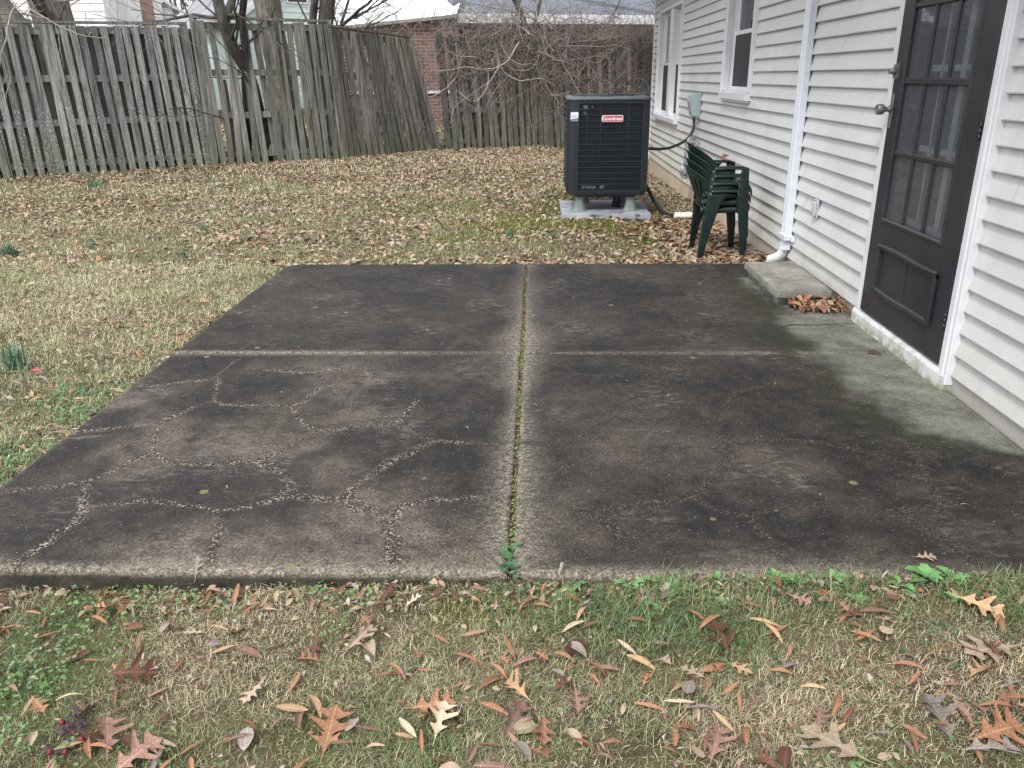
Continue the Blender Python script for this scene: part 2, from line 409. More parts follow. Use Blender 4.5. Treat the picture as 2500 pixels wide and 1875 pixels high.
def moss(x, y):
    m = 0*x
    for cx, cy_, rx, ry, s in ((-.05, 6.1, .8, .45, 1), (.9, 6.0, .8, .35, 1), (.5, 7.0, .5, .8, .9), (-.6, 5.4, .5, .25, .8), (-.9, 6.9, 1.2, .4, .5), (1.5, 6.4, .3, .6, .8), (0.1, 8.2, .6, .4, .7), (1.2, 5.2, .5, .3, .6), (.05, -.12, .25, .07, .9)):
        d = ((x-cx)/rx)**2+((y-cy_)/ry)**2
        m = np.maximum(m, s*sst(1.3, .5, d+.9*(fbm(x*6, y*6, 3)-.5)*2))
    return np.clip(m, 0, 1)
make_ground()

# ------------------------------------------------------------------ patio
VEINS = [(1.3,[(-1.52,0.019),(-1.5,0.097),(-1.484,0.186),(-1.473,0.251),(-1.478,0.319),(-1.526,0.448),(-1.576,0.552)]),(1.0,[(-1.576,0.552),(-1.609,0.548),(-1.702,0.514),(-1.802,0.482),(-1.891,0.46)]),(1.0,[(-1.576,0.552),(-1.561,0.588),(-1.532,0.635),(-1.494,0.723),(-1.444,0.774),(-1.43,0.795)]),(0.9,[(-1.491,0.358),(-1.463,0.382),(-1.418,0.407),(-1.317,0.42),(-1.217,0.418),(-1.142,0.395),(-1.077,0.375),(-1.016,0.341)]),(1.6,[(-1.016,0.341),(-0.983,0.295),(-0.956,0.222),(-0.941,0.139),(-0.914,0.047)]),(0.9,[(-1.019,0.349),(-0.982,0.357),(-0.929,0.389),(-0.874,0.423),(-0.833,0.448),(-0.805,0.465)]),(0.9,[(-1.43,0.795),(-1.38,0.754),(-1.293,0.719),(-1.199,0.71),(-1.111,0.717),(-1.043,0.728),(-0.987,0.748)]),(1.4,[(-0.987,0.748),(-0.918,0.671),(-0.861,0.615),(-0.827,0.543),(-0.809,0.465)]),(1.1,[(-0.987,0.748),(-0.963,0.789),(-0.92,0.864),(-0.876,0.941),(-0.849,1.021)]),(1.1,[(-0.805,0.465),(-0.726,0.449),(-0.649,0.434),(-0.585,0.443)]),(1.7,[(-0.585,0.443),(-0.543,0.394),(-0.488,0.363),(-0.435,0.333),(-0.4,0.311)]),(1.8,[(-0.405,0.318),(-0.397,0.244),(-0.377,0.174),(-0.358,0.056)]),(0.8,[(-0.409,0.318),(-0.393,0.365),(-0.351,0.405),(-0.275,0.438),(-0.179,0.451),(-0.089,0.452),(-0.024,0.45)]),(1.3,[(-0.585,0.443),(-0.583,0.51),(-0.563,0.572),(-0.527,0.656),(-0.474,0.754),(-0.412,0.826),(-0.358,0.902),(-0.324,0.935)]),(0.8,[(-0.324,0.935),(-0.256,0.92),(-0.162,0.908),(-0.05,0.909)]),(1.0,[(-0.324,0.935),(-0.375,0.968),(-0.441,1.025),(-0.507,1.072),(-0.525,1.096)]),(0.8,[(-0.525,1.096),(-0.625,1.071),(-0.718,1.046),(-0.792,1.029),(-0.849,1.021)]),(0.8,[(-0.525,1.096),(-0.504,1.183),(-0.479,1.288),(-0.47,1.371)]),(1.0,[(-0.849,1.021),(-0.91,1.105),(-0.978,1.205),(-1.032,1.284)]),(0.8,[(-1.032,1.284),(-1.119,1.297),(-1.214,1.297),(-1.324,1.31),(-1.393,1.351)]),(0.6,[(-1.032,1.284),(-0.994,1.339),(-0.96,1.454),(-0.916,1.544)]),(0.9,[(-1.393,1.351),(-1.441,1.309),(-1.482,1.228),(-1.517,1.163),(-1.552,1.125)]),(0.8,[(-1.552,1.125),(-1.509,1.028),(-1.478,0.913),(-1.43,0.795)]),(0.8,[(-1.552,1.125),(-1.606,1.087),(-1.708,1.05),(-1.789,1.013),(-1.877,0.991)]),(0.7,[(-1.393,1.351),(-1.436,1.481),(-1.488,1.636)]),(0.7,[(-1.493,1.635),(-1.613,1.603),(-1.729,1.555),(-1.858,1.539)]),(0.7,[(-1.493,1.635),(-1.502,1.803),(-1.479,1.946)]),(0.8,[(-1.277,1.769),(-1.147,1.729),(-1.034,1.743),(-0.904,1.788),(-0.808,1.84)]),(0.7,[(-0.808,1.84),(-0.776,1.985)]),(0.8,[(-0.808,1.84),(-0.758,1.704),(-0.673,1.614)]),(0.8,[(-1.519,2.099),(-1.489,2.2),(-1.43,2.284)]),(0.9,[(-1.43,2.284),(-1.478,2.438),(-1.535,2.602)]),(0.6,[(-1.535,2.602),(-1.682,2.578),(-1.833,2.53)]),(0.6,[(-1.535,2.602),(-1.488,2.725),(-1.43,2.881),(-1.515,3.163)]),(0.6,[(-1.43,2.284),(-1.345,2.242),(-1.19,2.2),(-1.037,2.209),(-0.863,2.242)]),(0.6,[(-0.863,2.242),(-0.879,2.393),(-0.845,2.576)]),(0.5,[(-0.863,2.242),(-0.703,2.14),(-0.449,2.132)]),(0.5,[(-1.756,3.751),(-1.525,3.785),(-1.215,3.782)]),(0.5,[(-1.525,3.785),(-1.455,3.54)]),(1.0,[(0.214,0.951),(0.147,0.917),(0.073,0.917),(0.017,0.923)]),(1.0,[(0.213,0.929),(0.214,0.843),(0.219,0.741),(0.19,0.645)]),(1.1,[(0.214,0.951),(0.293,1.02),(0.354,1.079),(0.421,1.178)]),(1.0,[(0.421,1.178),(0.355,1.228),(0.278,1.307),(0.209,1.403),(0.178,1.446)]),(0.8,[(0.178,1.446),(0.114,1.446),(0.029,1.431)]),(0.8,[(0.178,1.446),(0.244,1.49),(0.336,1.581),(0.377,1.692)]),(0.7,[(0.377,1.692),(0.276,1.725),(0.199,1.826),(0.118,1.878)]),(0.8,[(0.377,1.692),(0.48,1.709),(0.596,1.726),(0.714,1.76),(0.794,1.828),(0.87,1.934),(0.91,2.026)]),(0.9,[(0.421,1.178),(0.507,1.146),(0.616,1.147),(0.724,1.148),(0.79,1.131),(0.824,1.107)]),(1.1,[(0.824,1.107),(0.876,1.219),(0.923,1.298),(0.968,1.408),(1.029,1.495),(1.137,1.54),(1.271,1.556)]),(2.0,[(0.824,1.107),(0.826,1.025),(0.831,0.913),(0.809,0.787),(0.754,0.67),(0.702,0.578),(0.633,0.475)]),(1.0,[(0.833,0.902),(0.914,0.914),(1.022,0.941),(1.144,0.949),(1.264,0.896),(1.385,0.834),(1.45,0.774),(1.521,0.698)]),(1.4,[(0.63,0.458),(0.556,0.444),(0.473,0.424),(0.391,0.399),(0.31,0.366),(0.286,0.358)]),(1.0,[(0.286,0.358),(0.217,0.388),(0.13,0.427),(0.082,0.451),(0.018,0.442)]),(1.2,[(0.286,0.358),(0.312,0.298),(0.351,0.226),(0.374,0.158),(0.402,0.093)]),(1.3,[(0.63,0.458),(0.674,0.394),(0.738,0.364),(0.796,0.349)]),(1.0,[(0.796,0.349),(0.858,0.381),(0.927,0.406),(1.013,0.43),(1.105,0.424),(1.178,0.409),(1.241,0.371),(1.309,0.387),(1.377,0.404),(1.451,0.412),(1.5,0.485)]),(1.4,[(0.804,0.35),(0.793,0.275),(0.82,0.205),(0.834,0.125),(0.852,0.087)]),(1.3,[(1.484,0.469),(1.499,0.536),(1.497,0.606),(1.512,0.698),(1.546,0.765),(1.616,0.816)]),(0.8,[(1.492,0.469),(1.501,0.437),(1.568,0.414),(1.679,0.392)]),(1.0,[(1.302,0.372),(1.31,0.282),(1.353,0.213),(1.388,0.133),(1.406,0.07)]),(0.8,[(0.24,3.397),(0.312,3.212),(0.318,2.983),(0.357,2.875)]),(0.7,[(0.357,2.875),(0.498,2.832),(0.671,2.847),(0.875,2.873),(1.014,2.846),(1.167,2.898),(1.355,2.967)]),(0.6,[(0.481,2.796),(0.396,2.575),(0.333,2.392)]),(0.8,[(0.368,3.428),(0.438,3.526),(0.53,3.695),(0.569,3.765)]),(0.7,[(0.569,3.765),(0.739,3.785),(0.913,3.834),(1.001,3.982),(1.017,4.099)]),(0.6,[(0.569,3.765),(0.456,3.839),(0.271,3.915),(0.064,3.917)]),(0.5,[(0.98,3.833),(1.164,3.724),(1.352,3.758),(1.501,3.828)]),(0.6,[(0.414,3.396),(0.615,3.344),(0.786,3.331),(0.941,3.33),(1.06,3.391),(1.146,3.62)]),(0.4,[(1.936,2.572),(1.548,2.526),(1.418,2.392)])]
GREY = [(1.46,4.02),(1.45,3.65),(1.48,3.39),(1.5,2.87),(1.45,2.26),(1.48,1.88),(1.49,1.5),(1.52,1.3),(1.56,1.05),(1.67,0.94),(1.79,0.86),(1.94,0.8)]
def round_line(pts):
    P = np.array(pts, float); out = []; n = len(P)
    for i in range(n-1):
        p0, p1, p2, p3 = P[max(i-1, 0)], P[i], P[i+1], P[min(i+2, n-1)]
        for t in np.linspace(0, 1, 5, endpoint=False): out.append(.5*((2*p1)+(-p0+p2)*t+(2*p0-5*p1+4*p2-p3)*t*t+(-p0+3*p1-3*p2+p3)*t**3))
    return out+[P[-1]]
def segdist(x, y, pts, w):
    pts = round_line(pts)
    d = np.full(x.shape, 9.0)
    for (ax, ay), (bx, by) in zip(pts[:-1], pts[1:]):
        lo = (min(ax, bx)-.12, min(ay, by)-.12); hi = (max(ax, bx)+.12, max(ay, by)+.12)
        k = np.where((x > lo[0]) & (x < hi[0]) & (y > lo[1]) & (y < hi[1]))
        if not len(k[0]): continue
        dx, dy = bx-ax, by-ay; L2 = dx*dx+dy*dy+1e-9
        px, py = x[k]-ax, y[k]-ay; t = np.clip((px*dx+py*dy)/L2, 0, 1)
        d[k] = np.minimum(d[k], np.hypot(px-t*dx, py-t*dy))
    return d
def patio_attr(X, Y):
    wx = X+.020*(fbm(X*9, Y*9, 21)-.5)*2; wy = Y+.020*(fbm(X*9, Y*9, 33)-.5)*2
    vein = np.zeros(X.shape)
    for w_, pts in VEINS:
        d = segdist(wx, wy, pts, w_); hw = .010+.013*w_
        hw = hw*.76*(.45+1.0*vn(X*5, Y*5, 44))
        vein = np.maximum(vein, sst(hw*1.4, hw*.5, d)*(.45+.55*sst(.35, .55, fbm(X*7, Y*7, 87))))
    jc = 1.15*np.exp(-np.abs(X)/(.075*(.35+1.1*vn(X*0, Y*3, 9))))*(.45+.55*sst(3.6, 2.2, Y))
    jx = 1.25*np.exp(-np.abs(Y-PC)/.030)*(.45+.55*sst(0.0, -1.6, X)+.2*sst(.6, 1.8, X))
    ed = np.minimum(np.minimum(Y, PB-Y), X-PL)
    front = np.exp(-np.maximum(Y-.012, 0)/(.050*(.4+1.2*vn(X*2.2, Y*0, 2))))*sst(2.2, .6, X)
    left = np.exp(-np.maximum(X-PL, 0)/.03)*.4
    pale = np.clip(np.maximum.reduce([jc, jx, front*.95, left]), 0, 1)
    gx = np.interp(Y, [g[1] for g in GREY[::-1]], [g[0]+.05 for g in GREY[::-1]])
    gx = np.where(Y < .8, 2.4, gx); gx = np.where(Y > 3.7, 1.55+.8*(Y-3.7), gx)
    sd = X-gx+.09*(fbm(X*5, Y*5, 71)-.5)*2
    grey = sst(-.07, .12, sd+.07*(fbm(X*22, Y*22, 72)-.5)); rim = np.exp(-((sd+.08)/.12)**2)
    fl = sst(.05, -.25, X)*sst(PC+.05, PC-.3, Y); fr = sst(-.05, .2, X)*sst(PC+.05, PC-.3, Y)
    vb = .24+.84*fl+.02*fr
    wear = np.clip(fl*.75+.22+.25*sst(.8, .0, Y)+.3*np.exp(-np.abs(X)/.25), 0, 1)*sst(.40, .62, fbm(X*2.2, Y*2.2, 51, 4))
    sp = lambda a, b, p, q: np.exp(-(((X-a)/p)**2+((Y-b)/q)**2))
    wear = wear+.8*sp(-.85, 1.22, .25, .12)+.55*sp(-1.45, 1.10, .10, .07)+.6*sp(-.55, 1.70, .12, .06)+.5*sp(-.55, .35, .12, .12)+.5*sp(-1.0, .12, .35, .07)+.4*sp(.45, .75, .22, .2)+.4*sp(1.0, .72, .3, .18)+.35*sp(.25, .3, .2, .2)
    return vein, pale, grey, rim, vb, np.clip(wear, 0, 1)
def m_patio():
    m = NM('stained exposed aggregate concrete', .78, .3)
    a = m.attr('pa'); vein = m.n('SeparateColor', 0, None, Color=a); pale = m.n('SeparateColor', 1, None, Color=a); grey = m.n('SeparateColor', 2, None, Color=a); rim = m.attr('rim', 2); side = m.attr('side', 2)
    big = m.noise(1.1, 6, .62); mid = m.noise(6, 7, .7); fine = m.noise(95, 4, .7)
    stre = m.noise(1, 7, .75, m.vscale(14, 30, 1))
    c = m.mix(m.mr(big, .35, .66), (.0085, .0075, .0072), (.031, .0255, .0215))
    c = m.mix(m.mr(mid, .46, .64, 0, .75), c, (.058, .048, .040))
    wr = m.attr('wear', 2); bk = m.mr(m.sep(m.co(), 1), PC-.02, PC+.02, 1.0, .80); c = m.mul(c, m.n('CombineXYZ', 0, None, X=bk, Y=bk, Z=m.ma('MULTIPLY', bk, 1.06)))
    c = m.mix(m.ma('MULTIPLY', wr, m.mr(m.noise(8, 8, .8), .36, .60, .05, .95)), c, m.mix(m.mr(fine, .4, .6), (.075, .060, .047), (.20, .165, .13)))
    c = m.mix(m.mr(m.noise(19, 7, .8), .50, .66, 0, .5), c, (.080, .070, .060))
    c = m.mix(m.mr(m.noise(11, 7, .8), .52, .62, 0, .6), c, (.011, .0095, .009))
    c = m.mix(m.ma('MULTIPLY', m.mr(stre, .50, .66), m.mr(m.noise(2.3, 4), .50, .66, 0, .9)), c, (.20, .18, .16))
    c = m.mix(m.ma('MULTIPLY', m.mr(big, .52, .40), .45), c, (.0075, .0075, .008))
    # pale worn rims along joints and the front lip
    pk = m.ma('MULTIPLY', m.mr(pale, .12, .8, 0, 1), m.mr(m.noise(42, 7, .85), .42, .58, .12, 1.0))
    c = m.mix(pk, c, m.mix(m.mr(fine, .38, .6), (.14, .12, .095), (.36, .315, .25)))
    # grey cleaner concrete by the house, olive rim
    gcol = m.mix(m.mr(m.noise(5, 9, .82), .38, .62), (.085, .087, .068), (.235, .235, .20))
    c = m.mix(m.ma('MULTIPLY', grey, m.mr(mid, .30, .55, .78, 1.0)), c, gcol)
    c = m.mix(m.ma('MULTIPLY', rim, m.mr(m.noise(7, 6, .7), .38, .6, .1, .85)), c, (.024, .026, .011))
    # pebbles: in the veins dense, elsewhere sparse
    v1 = m.n('TexVoronoi', 0, {'feature': 'F1'}, Vector=m.co(), Scale=125.0); vc = m.n('TexVoronoi', 1, {'feature': 'F1'}, Vector=m.co(), Scale=125.0)
    vr = m.n('SeparateColor', 0, None, Color=vc); vg = m.n('SeparateColor', 1, None, Color=vc)
    c = m.mix(m.ma('MULTIPLY', vein, .8), c, (.024, .020, .017))
    v5 = m.n('TexVoronoi', 0, {'feature': 'F1'}, Vector=m.co(), Scale=74.0); v5r = m.n('SeparateColor', 0, None, Color=m.n('TexVoronoi', 1, {'feature': 'F1'}, Vector=m.co(), Scale=74.0))
    peb = m.ma('MAXIMUM', m.ma('MULTIPLY', m.mr(v1, .52, .36), m.mr(vr, .25, .33)), m.ma('MULTIPLY', m.mr(v5, .46, .38), m.mr(v5r, .72, .76)))
    pc = m.mix(vg, (.13, .105, .08), (.42, .365, .295))
    fade = m.attr('vb', 2)
    c = m.mix(m.ma('MULTIPLY', m.ma('MULTIPLY', peb, vein), fade), c, pc)
    sp = m.ma('MULTIPLY', m.mr(v1, .36, .22), m.ma('GREATER_THAN', vr, .90)); 
    c = m.mix(m.ma('MULTIPLY', sp, m.mr(mid, .35, .6, .1, .75)), c, pc)
    v3 = m.n('TexVoronoi', 0, {'feature': 'F1'}, Vector=m.co(), Scale=9.0); v3c = m.n('SeparateColor', 0, None, Color=m.n('TexVoronoi', 1, {'feature': 'F1'}, Vector=m.co(), Scale=9.0))
    c = m.mix(m.ma('MULTIPLY', m.mr(v3, .17, .12, 0, .8), m.ma('GREATER_THAN', v3c, .955)), c, (.20, .18, .075))
    gr1 = m.noise(210, 3, .8); gr2 = m.noise(70, 5, .85)
    k = m.ma('ADD', m.mr(gr1, .32, .68, .30, 1.45), m.mr(gr2, .34, .66, -.22, .30))
    c = m.mul(c, m.n('CombineXYZ', 0, None, X=k, Y=k, Z=k))
    c = m.mix(m.ma('MULTIPLY', m.mr(gr2, .60, .70, 0, .45), m.ma('SUBTRACT', 1.0, vein)), c, (.13, .112, .095))
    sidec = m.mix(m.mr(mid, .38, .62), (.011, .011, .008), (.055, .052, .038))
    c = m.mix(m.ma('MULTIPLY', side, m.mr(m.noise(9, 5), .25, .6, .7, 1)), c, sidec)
    m.color(c); m.rough(m.mr(mid, .3, .7, .62, .9))
    h = m.ma('ADD', m.ma('MULTIPLY', fine, .5), m.ma('MULTIPLY', m.mr(v1, .6, 0), m.ma('ADD', m.ma('MULTIPLY', vein, 1.2), .18)))
    m.bump(m.ma('ADD', h, m.ma('MULTIPLY', mid, .4)), .65, .006); return m.m
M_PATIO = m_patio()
def make_patio():
    Vs = []; Fs = []; A = []; RM = []; SD = []; VB = []; WE = []; base = 0
    def slab(x0, x1, y0, y1, rl, rr, rf, rb, cornercut=0):
        nonlocal base
        def axis(a, b, ra, rb_):
            t = np.linspace(a, b, int((b-a)/.0095)); return t
        xs = axis(x0, x1, 0, 0); ys = axis(y0, y1, 0, 0)
        # skirts: extra rings
        ex = 3
        xs2 = np.concatenate([[x0]*ex, xs, [x1]*ex]); ys2 = np.concatenate([[y0]*ex, ys, [y1]*ex])
        dxs = np.concatenate([[-.13, -.06, -.02], np.zeros(len(xs)), [-.02, -.06, -.13]])
        dys = np.concatenate([[-.13, -.06, -.02], np.zeros(len(ys)), [-.02, -.06, -.13]])
        X, Y = np.meshgrid(xs2, ys2); DX, DY = np.meshgrid(dxs, dys)
        def lip(d, r): t = np.clip(1-d/r, 0, 1); return -r*(1-np.sqrt(np.clip(1-t*t, 0, 1)))
        Z = lip(X-x0, rl)+lip(x1-X, rr)+lip(Y-y0, rf)+lip(y1-Y, rb)+.0025*(fbm(X*2.5, Y*2.5, 8)-.5)
        Z = Z+np.minimum(DX, DY)
        # slightly wavy outline, the front face leaning out at its foot
        if y0 == 0: Y = Y+(.006*(fbm(X*2, X*0, 14)-.5)*2)*(Y < .03)-.012*np.clip(-DY, 0, .1)/.1*(Y < .03)
        if x0 == PL: X = X+(.012*(fbm(Y*2, Y*0, 15)-.5)*2)*(X < PL+.03)
        if cornercut:
            r = cornercut; cx, cy_ = x0+r, y1-r
            dxx = np.minimum(X-cx, 0); dyy = np.maximum(Y-cy_, 0); dd = np.hypot(dxx, dyy)
            k = np.where(dd > r, r/np.maximum(dd, 1e-6), 1); X = np.where(dd > r, cx+dxx*k, X); Y = np.where(dd > r, cy_+dyy*k, Y)
        V = np.stack([X, Y, Z], -1).reshape(-1, 3)
        ve, pa, gr, rm, vb, we = patio_attr(X.ravel(), Y.ravel()); VB.append(vb); WE.append(we)
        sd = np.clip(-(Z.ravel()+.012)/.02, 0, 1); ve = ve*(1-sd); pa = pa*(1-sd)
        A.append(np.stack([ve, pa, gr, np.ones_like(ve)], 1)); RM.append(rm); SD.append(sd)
        nx, ny = len(xs2), len(ys2); I, J = np.meshgrid(np.arange(nx-1), np.arange(ny-1)); a = (J*nx+I).ravel()+base
        Vs.append(V); Fs.append(np.stack([a, a+1, a+nx+1, a+nx], 1)); base += len(V)
    g = .0085; h = .0035
    slab(PL, -g, 0, PC-h, .012, .006, .010, .006)
    slab(g, PW-.003, 0, PC-h, .006, .002, .010, .006)
    slab(PL, -g, PC+h, PB, .012, .006, .006, .012, .16)
    slab(g, PW-.003, PC+h, PB, .006, .002, .006, .012)
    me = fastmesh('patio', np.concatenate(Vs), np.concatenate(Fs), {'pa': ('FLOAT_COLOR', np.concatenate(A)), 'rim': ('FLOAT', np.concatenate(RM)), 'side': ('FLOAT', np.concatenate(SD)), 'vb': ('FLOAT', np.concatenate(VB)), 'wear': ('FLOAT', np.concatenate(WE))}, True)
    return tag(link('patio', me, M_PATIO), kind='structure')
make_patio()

# ------------------------------------------------------------------ house
class HB(MB):
    def mesh(s, name):
        s.v = [(x, y, z-.0062*(y-2.5)) for x, y, z in s.v]
        return MB.mesh(s, name)
def recentre(root, loc):
    root.location = loc
    for c in root.children: c.location = (c.location[0]-loc[0], c.location[1]-loc[1], c.location[2]-loc[2])
house = thing('house', 'white vinyl sided house along the right of the patio, with brown storm door and downspout', 'house')
WX = PW
Z0, CS = .066, .1018
HOLES = [(1.555, 2.655, -1, 2.22), (5.76, 6.79, 1.20, 2.30), (9.66, 11.66, .80, 2.26)]
def make_siding():
    mb = HB(); rng = random.Random(3)
    for k in range(27):
        za, zb = Z0+k*CS, Z0+(k+1)*CS
        hs_ = [h for h in HOLES if h[2] < zb and h[3] > za]
        cuts = sorted(set([-7.0, 12.46]+[v for h in hs_ for v in h[:2]]))
        for a, b in zip(cuts[:-1], cuts[1:]):
            full = [h for h in hs_ if h[0] <= a+1e-4 and h[1] >= b-1e-4]
            spans = [(za, zb)]
            if full:
                h = full[0]; spans = []
                if h[2] > za+.004: spans.append((za, h[2]))
                if h[3] < zb-.004: spans.append((h[3], zb))
            for s0, s1 in spans:
                segs = [a, b]; t = a+rng.uniform(.3, 3.6)
                while t < b-.15: segs.insert(-1, t); t += rng.uniform(2.0, 3.7)
                for q, (u, v) in enumerate(zip(segs[:-1], segs[1:])):
                    off = -.0016 if (q+k) % 2 else 0.0; ov = .025 if (q+k) % 2 else 0
                    u2, v2 = (u-ov if q else u), v
                    dz = rng.uniform(-.0012, .0012)
                    def xx(z): return WX-.007+.025*(z-za)/CS+off
                    n = max(2, int((v2-u2)/.35)); ys = np.linspace(u2, v2, n)
                    V = []; F = []
                    for yy in ys:
                        wv = .0012*math.sin(yy*2.1+k*1.7)+.0008*math.sin(yy*5.3+k)
                        V += [(WX+.026, yy, s0+dz), (xx(s0)+.001+wv, yy, s0+dz), (xx(s0)-.0008+wv, yy, s0+.006+dz), (xx(s0+(s1-s0)*.5)-.001+wv, yy, (s0+s1)/2), (xx(s1)+wv*.3, yy, s1+.002)]
                    for i in range(len(ys)-1):
                        for j in range(4): F.append((i*5+j, (i+1)*5+j, (i+1)*5+j+1, i*5+j+1))
                    mb.add(V, F)
    return mb.build('siding', M_SID, house)
make_siding()
# far end, near end, back walls, roof
mb = HB()
mb.box((WX+.03, -7, -.5), (WX+.05, 1.555, 2.85)); mb.box((WX+.03, 2.655, -.5), (WX+.05, 5.76, 2.85)); mb.box((WX+.03, 6.79, -.5), (WX+.05, 9.66, 2.85)); mb.box((WX+.03, 11.66, -.5), (WX+.05, 12.44, 2.85))
mb.box((WX+.03, 5.76, -.5), (WX+.05, 6.79, 1.2)); mb.box((WX+.03, 5.76, 2.3), (WX+.05, 6.79, 2.85)); mb.box((WX+.03, 9.66, -.5), (WX+.05, 11.66, .8)); mb.box((WX+.03, 9.66, 2.26), (WX+.05, 11.66, 2.85)); mb.box((WX+.03, 1.555, 2.2), (WX+.05, 2.655, 2.85))
mb.box((WX+.05, 12.42, -.6), (10, 12.44, 2.85)); mb.box((WX+.05, -7, -.6), (10, -6.98, 2.85)); mb.box((9.98, -6.98, -.6), (10, 12.42, 2.85))
mb.build('wall', M_WSID, house)
mb = HB(); mb.bbox((WX-.012, 12.40, .02), (WX+.08, 12.475, 2.85), .006); mb.build('corner_trim', M_WHITE, house)
mb = HB(); mb.box((WX+.006, -7, -.6), (WX+.028, 1.50, Z0+.01)); mb.box((WX+.006, 2.70, -.6), (WX+.028, 12.44, Z0+.01)); mb.build('foundation', M_FOUND, house)
mb = HB()
mb.prism([(WX-.45, 2.72), (6.2, 4.6), (10.4, 2.72), (10.4, 2.66), (6.2, 4.54), (WX-.45, 2.66)], -7.3, 12.8)
mb.build('roof', M_ROOF, house)
mb = HB(); mb.box((WX-.42, -7.2, 2.60), (WX+.03, 12.7, 2.62)); mb.build('soffit', M_WHITE, house)
mb = HB(); mb.prism([(WX-.58, 2.74), (WX-.57, 2.63), (WX-.46, 2.62), (WX-.455, 2.74), (WX-.465, 2.74), (WX-.47, 2.63), (WX-.56, 2.64), (WX-.57, 2.74)], -7.2, 12.7); mb.build('gutter', M_ALU, house)
def flat_out(o):
    me = o.data; me.update()
    for p in me.polygons:
        if p.normal.x > 0: p.flip()
    me.update(); return o
# downspout
mb = HB()
prof = []
y0, y1, x0, x1 = 4.075, 4.185, 1.925, 1.978
P = [(x0, y0+.01), (x0, y0+.028), (x0+.004, y0+.033), (x0+.004, y0+.043), (x0, y0+.048), (x0, y1-.048), (x0+.004, y1-.043), (x0+.004, y1-.033), (x0, y1-.028), (x0, y1-.01), (x0+.008, y1), (x1, y1), (x1, y0), (x0+.008, y0)]
P2 = P
mb.prism(P2, .13, 2.62, 'z'); ds = mb.build('downspout', M_ALU, house)
mb = HB(); mb.bbox((1.915, 4.045, .205), (1.9805, 4.200, .245), .003); mb.bbox((1.955, 3.985, .205), (1.9805, 4.047, .243), .003); mb.build('strap', M_ALU, ds)
mb = HB()   # corrugated elbow turning away from the wall, cracked
pts = []; rr = []
for i in range(25):
    t = i/24; a = t*R(62)
    pts.append((1.950-.08*t*t*1.0, 4.13+.10*t*t, .140-.13*math.sin(a)*1.0)); rr.append(.034+(.004 if i % 2 else -.003))
mb.tube(pts, rr, 12, True, False); mb.build('elbow', simple('chipped white elbow', (.56, .56, .54), .45, .12, 40, bump=.4), ds)

# door sill, frame, storm door
mb = HB(); nseg = 14
V = []; F = []
for i in range(nseg+1):
    y = 1.50+(2.665-1.50)*i/nseg; j = .0015*math.sin(i*2.3)+.001*math.sin(i*5.1)
    V += [(WX+.03, y, -.03), (WX-.040+j, y, -.03), (WX-.036+j, y, .058+j*.4), (WX-.024, y, .074+j*.6), (WX+.03, y, .080)]
for i in range(nseg):
    for q in range(4): F.append((i*5+q, i*5+q+1, (i+1)*5+q+1, (i+1)*5+q))
F.append((0, 1, 2, 3, 4)); F.append(tuple(nseg*5+q for q in (4, 3, 2, 1, 0)))
mb.add(V, F); mb.build('door_sill', M_SILL, house)
mb = HB()
mb.bbox((WX-.020, 2.590, .076), (WX+.03, 2.655, 2.18), .004)     # left jamb
mb.bbox((WX-.012, 2.657, .08), (WX+.012, 2.672, 2.20), .002)
mb.bbox((WX-.022, 1.553, .050), (WX+.03, 1.592, 2.18), .004)      # brick mould in three steps
mb.bbox((WX-.034, 1.520, .035), (WX+.02, 1.5515, 2.19), .006)
mb.bbox((WX-.030, 1.492, .020), (WX+.02, 1.518, 2.20), .004)
mb.bbox((WX-.021, 1.592, 2.13), (WX+.03, 2.59, 2.18), .004)
mb.build('door_frame', M_WHITE, house)
DX = WX-.024    # outer face of the storm door
mb = HB()
L_, Rr_, B_, T_ = 2.585, 1.600, .088, 2.12
GL, GR, GB, GT = 2.452, 1.776, .635, 2.03
mb.bbox((DX, GL, B_), (DX+.038, L_, T_), .004); mb.bbox((DX, Rr_, B_), (DX+.038, GR, T_), .004)
mb.bbox((DX+.0005, GR, B_), (DX+.038, GL, GB), .003); mb.bbox((DX+.0005, GR, GT), (DX+.038, GL, T_), .003)
for yv in (2.228, 2.000): mb.bbox((DX+.006, yv-.011, GB), (DX+.030, yv+.011, GT), .004)
for zv, hh in ((1.330, .016), (.974, .013), (1.684, .014)): mb.bbox((DX+.002, GR, zv-hh), (DX+.031, GL, zv+hh), .005)
# beads round the glazing
for a, b in (((DX-.006, GR-.020, GB-.024), (DX+.012, GL+.020, GB-.003)), ((DX-.005, GL+.001, GB-.024), (DX+.012, GL+.020, GT+.02)), ((DX-.005, GR-.020, GB-.024), (DX+.012, GR-.001, GT+.02))): mb.bbox(a, b, .005)
door = mb.build('storm_door', M_DOOR, house)
mb = HB()   # raised panel: serpentine top, bowed bottom
yl, yr = 2.432, 1.730
def serp(t): return .0045*math.sin(math.pi*2*t-.3)
def rail(zf, h, d, inv=False):
    V = []; F = []; n = 24
    for i in range(n+1):
        t = i/n; y = yl+(yr-yl)*t; z = zf(t)
        V += [(DX+.002, y, z-h), (DX-d*.5, y, z-h), (DX-d, y, z-h*.55), (DX-d*1.1, y, z-h*.25), (DX-d*.5, y, z), (DX+.002, y, z)]
    for i in range(n):
        for q in range(5): F.append((i*6+q, i*6+q+1, (i+1)*6+q+1, (i+1)*6+q))
    F.append(tuple(range(6))); F.append(tuple(n*6+q for q in range(5, -1, -1)))
    mb.add(V, F)
rail(lambda t: .500+serp(t), .034, .020)
rail(lambda t: .262-.004*math.sin(math.pi*t)+.002*math.cos(3*math.pi*t), .030, .018)
rail(lambda t: .478+serp(t), .010, .010)
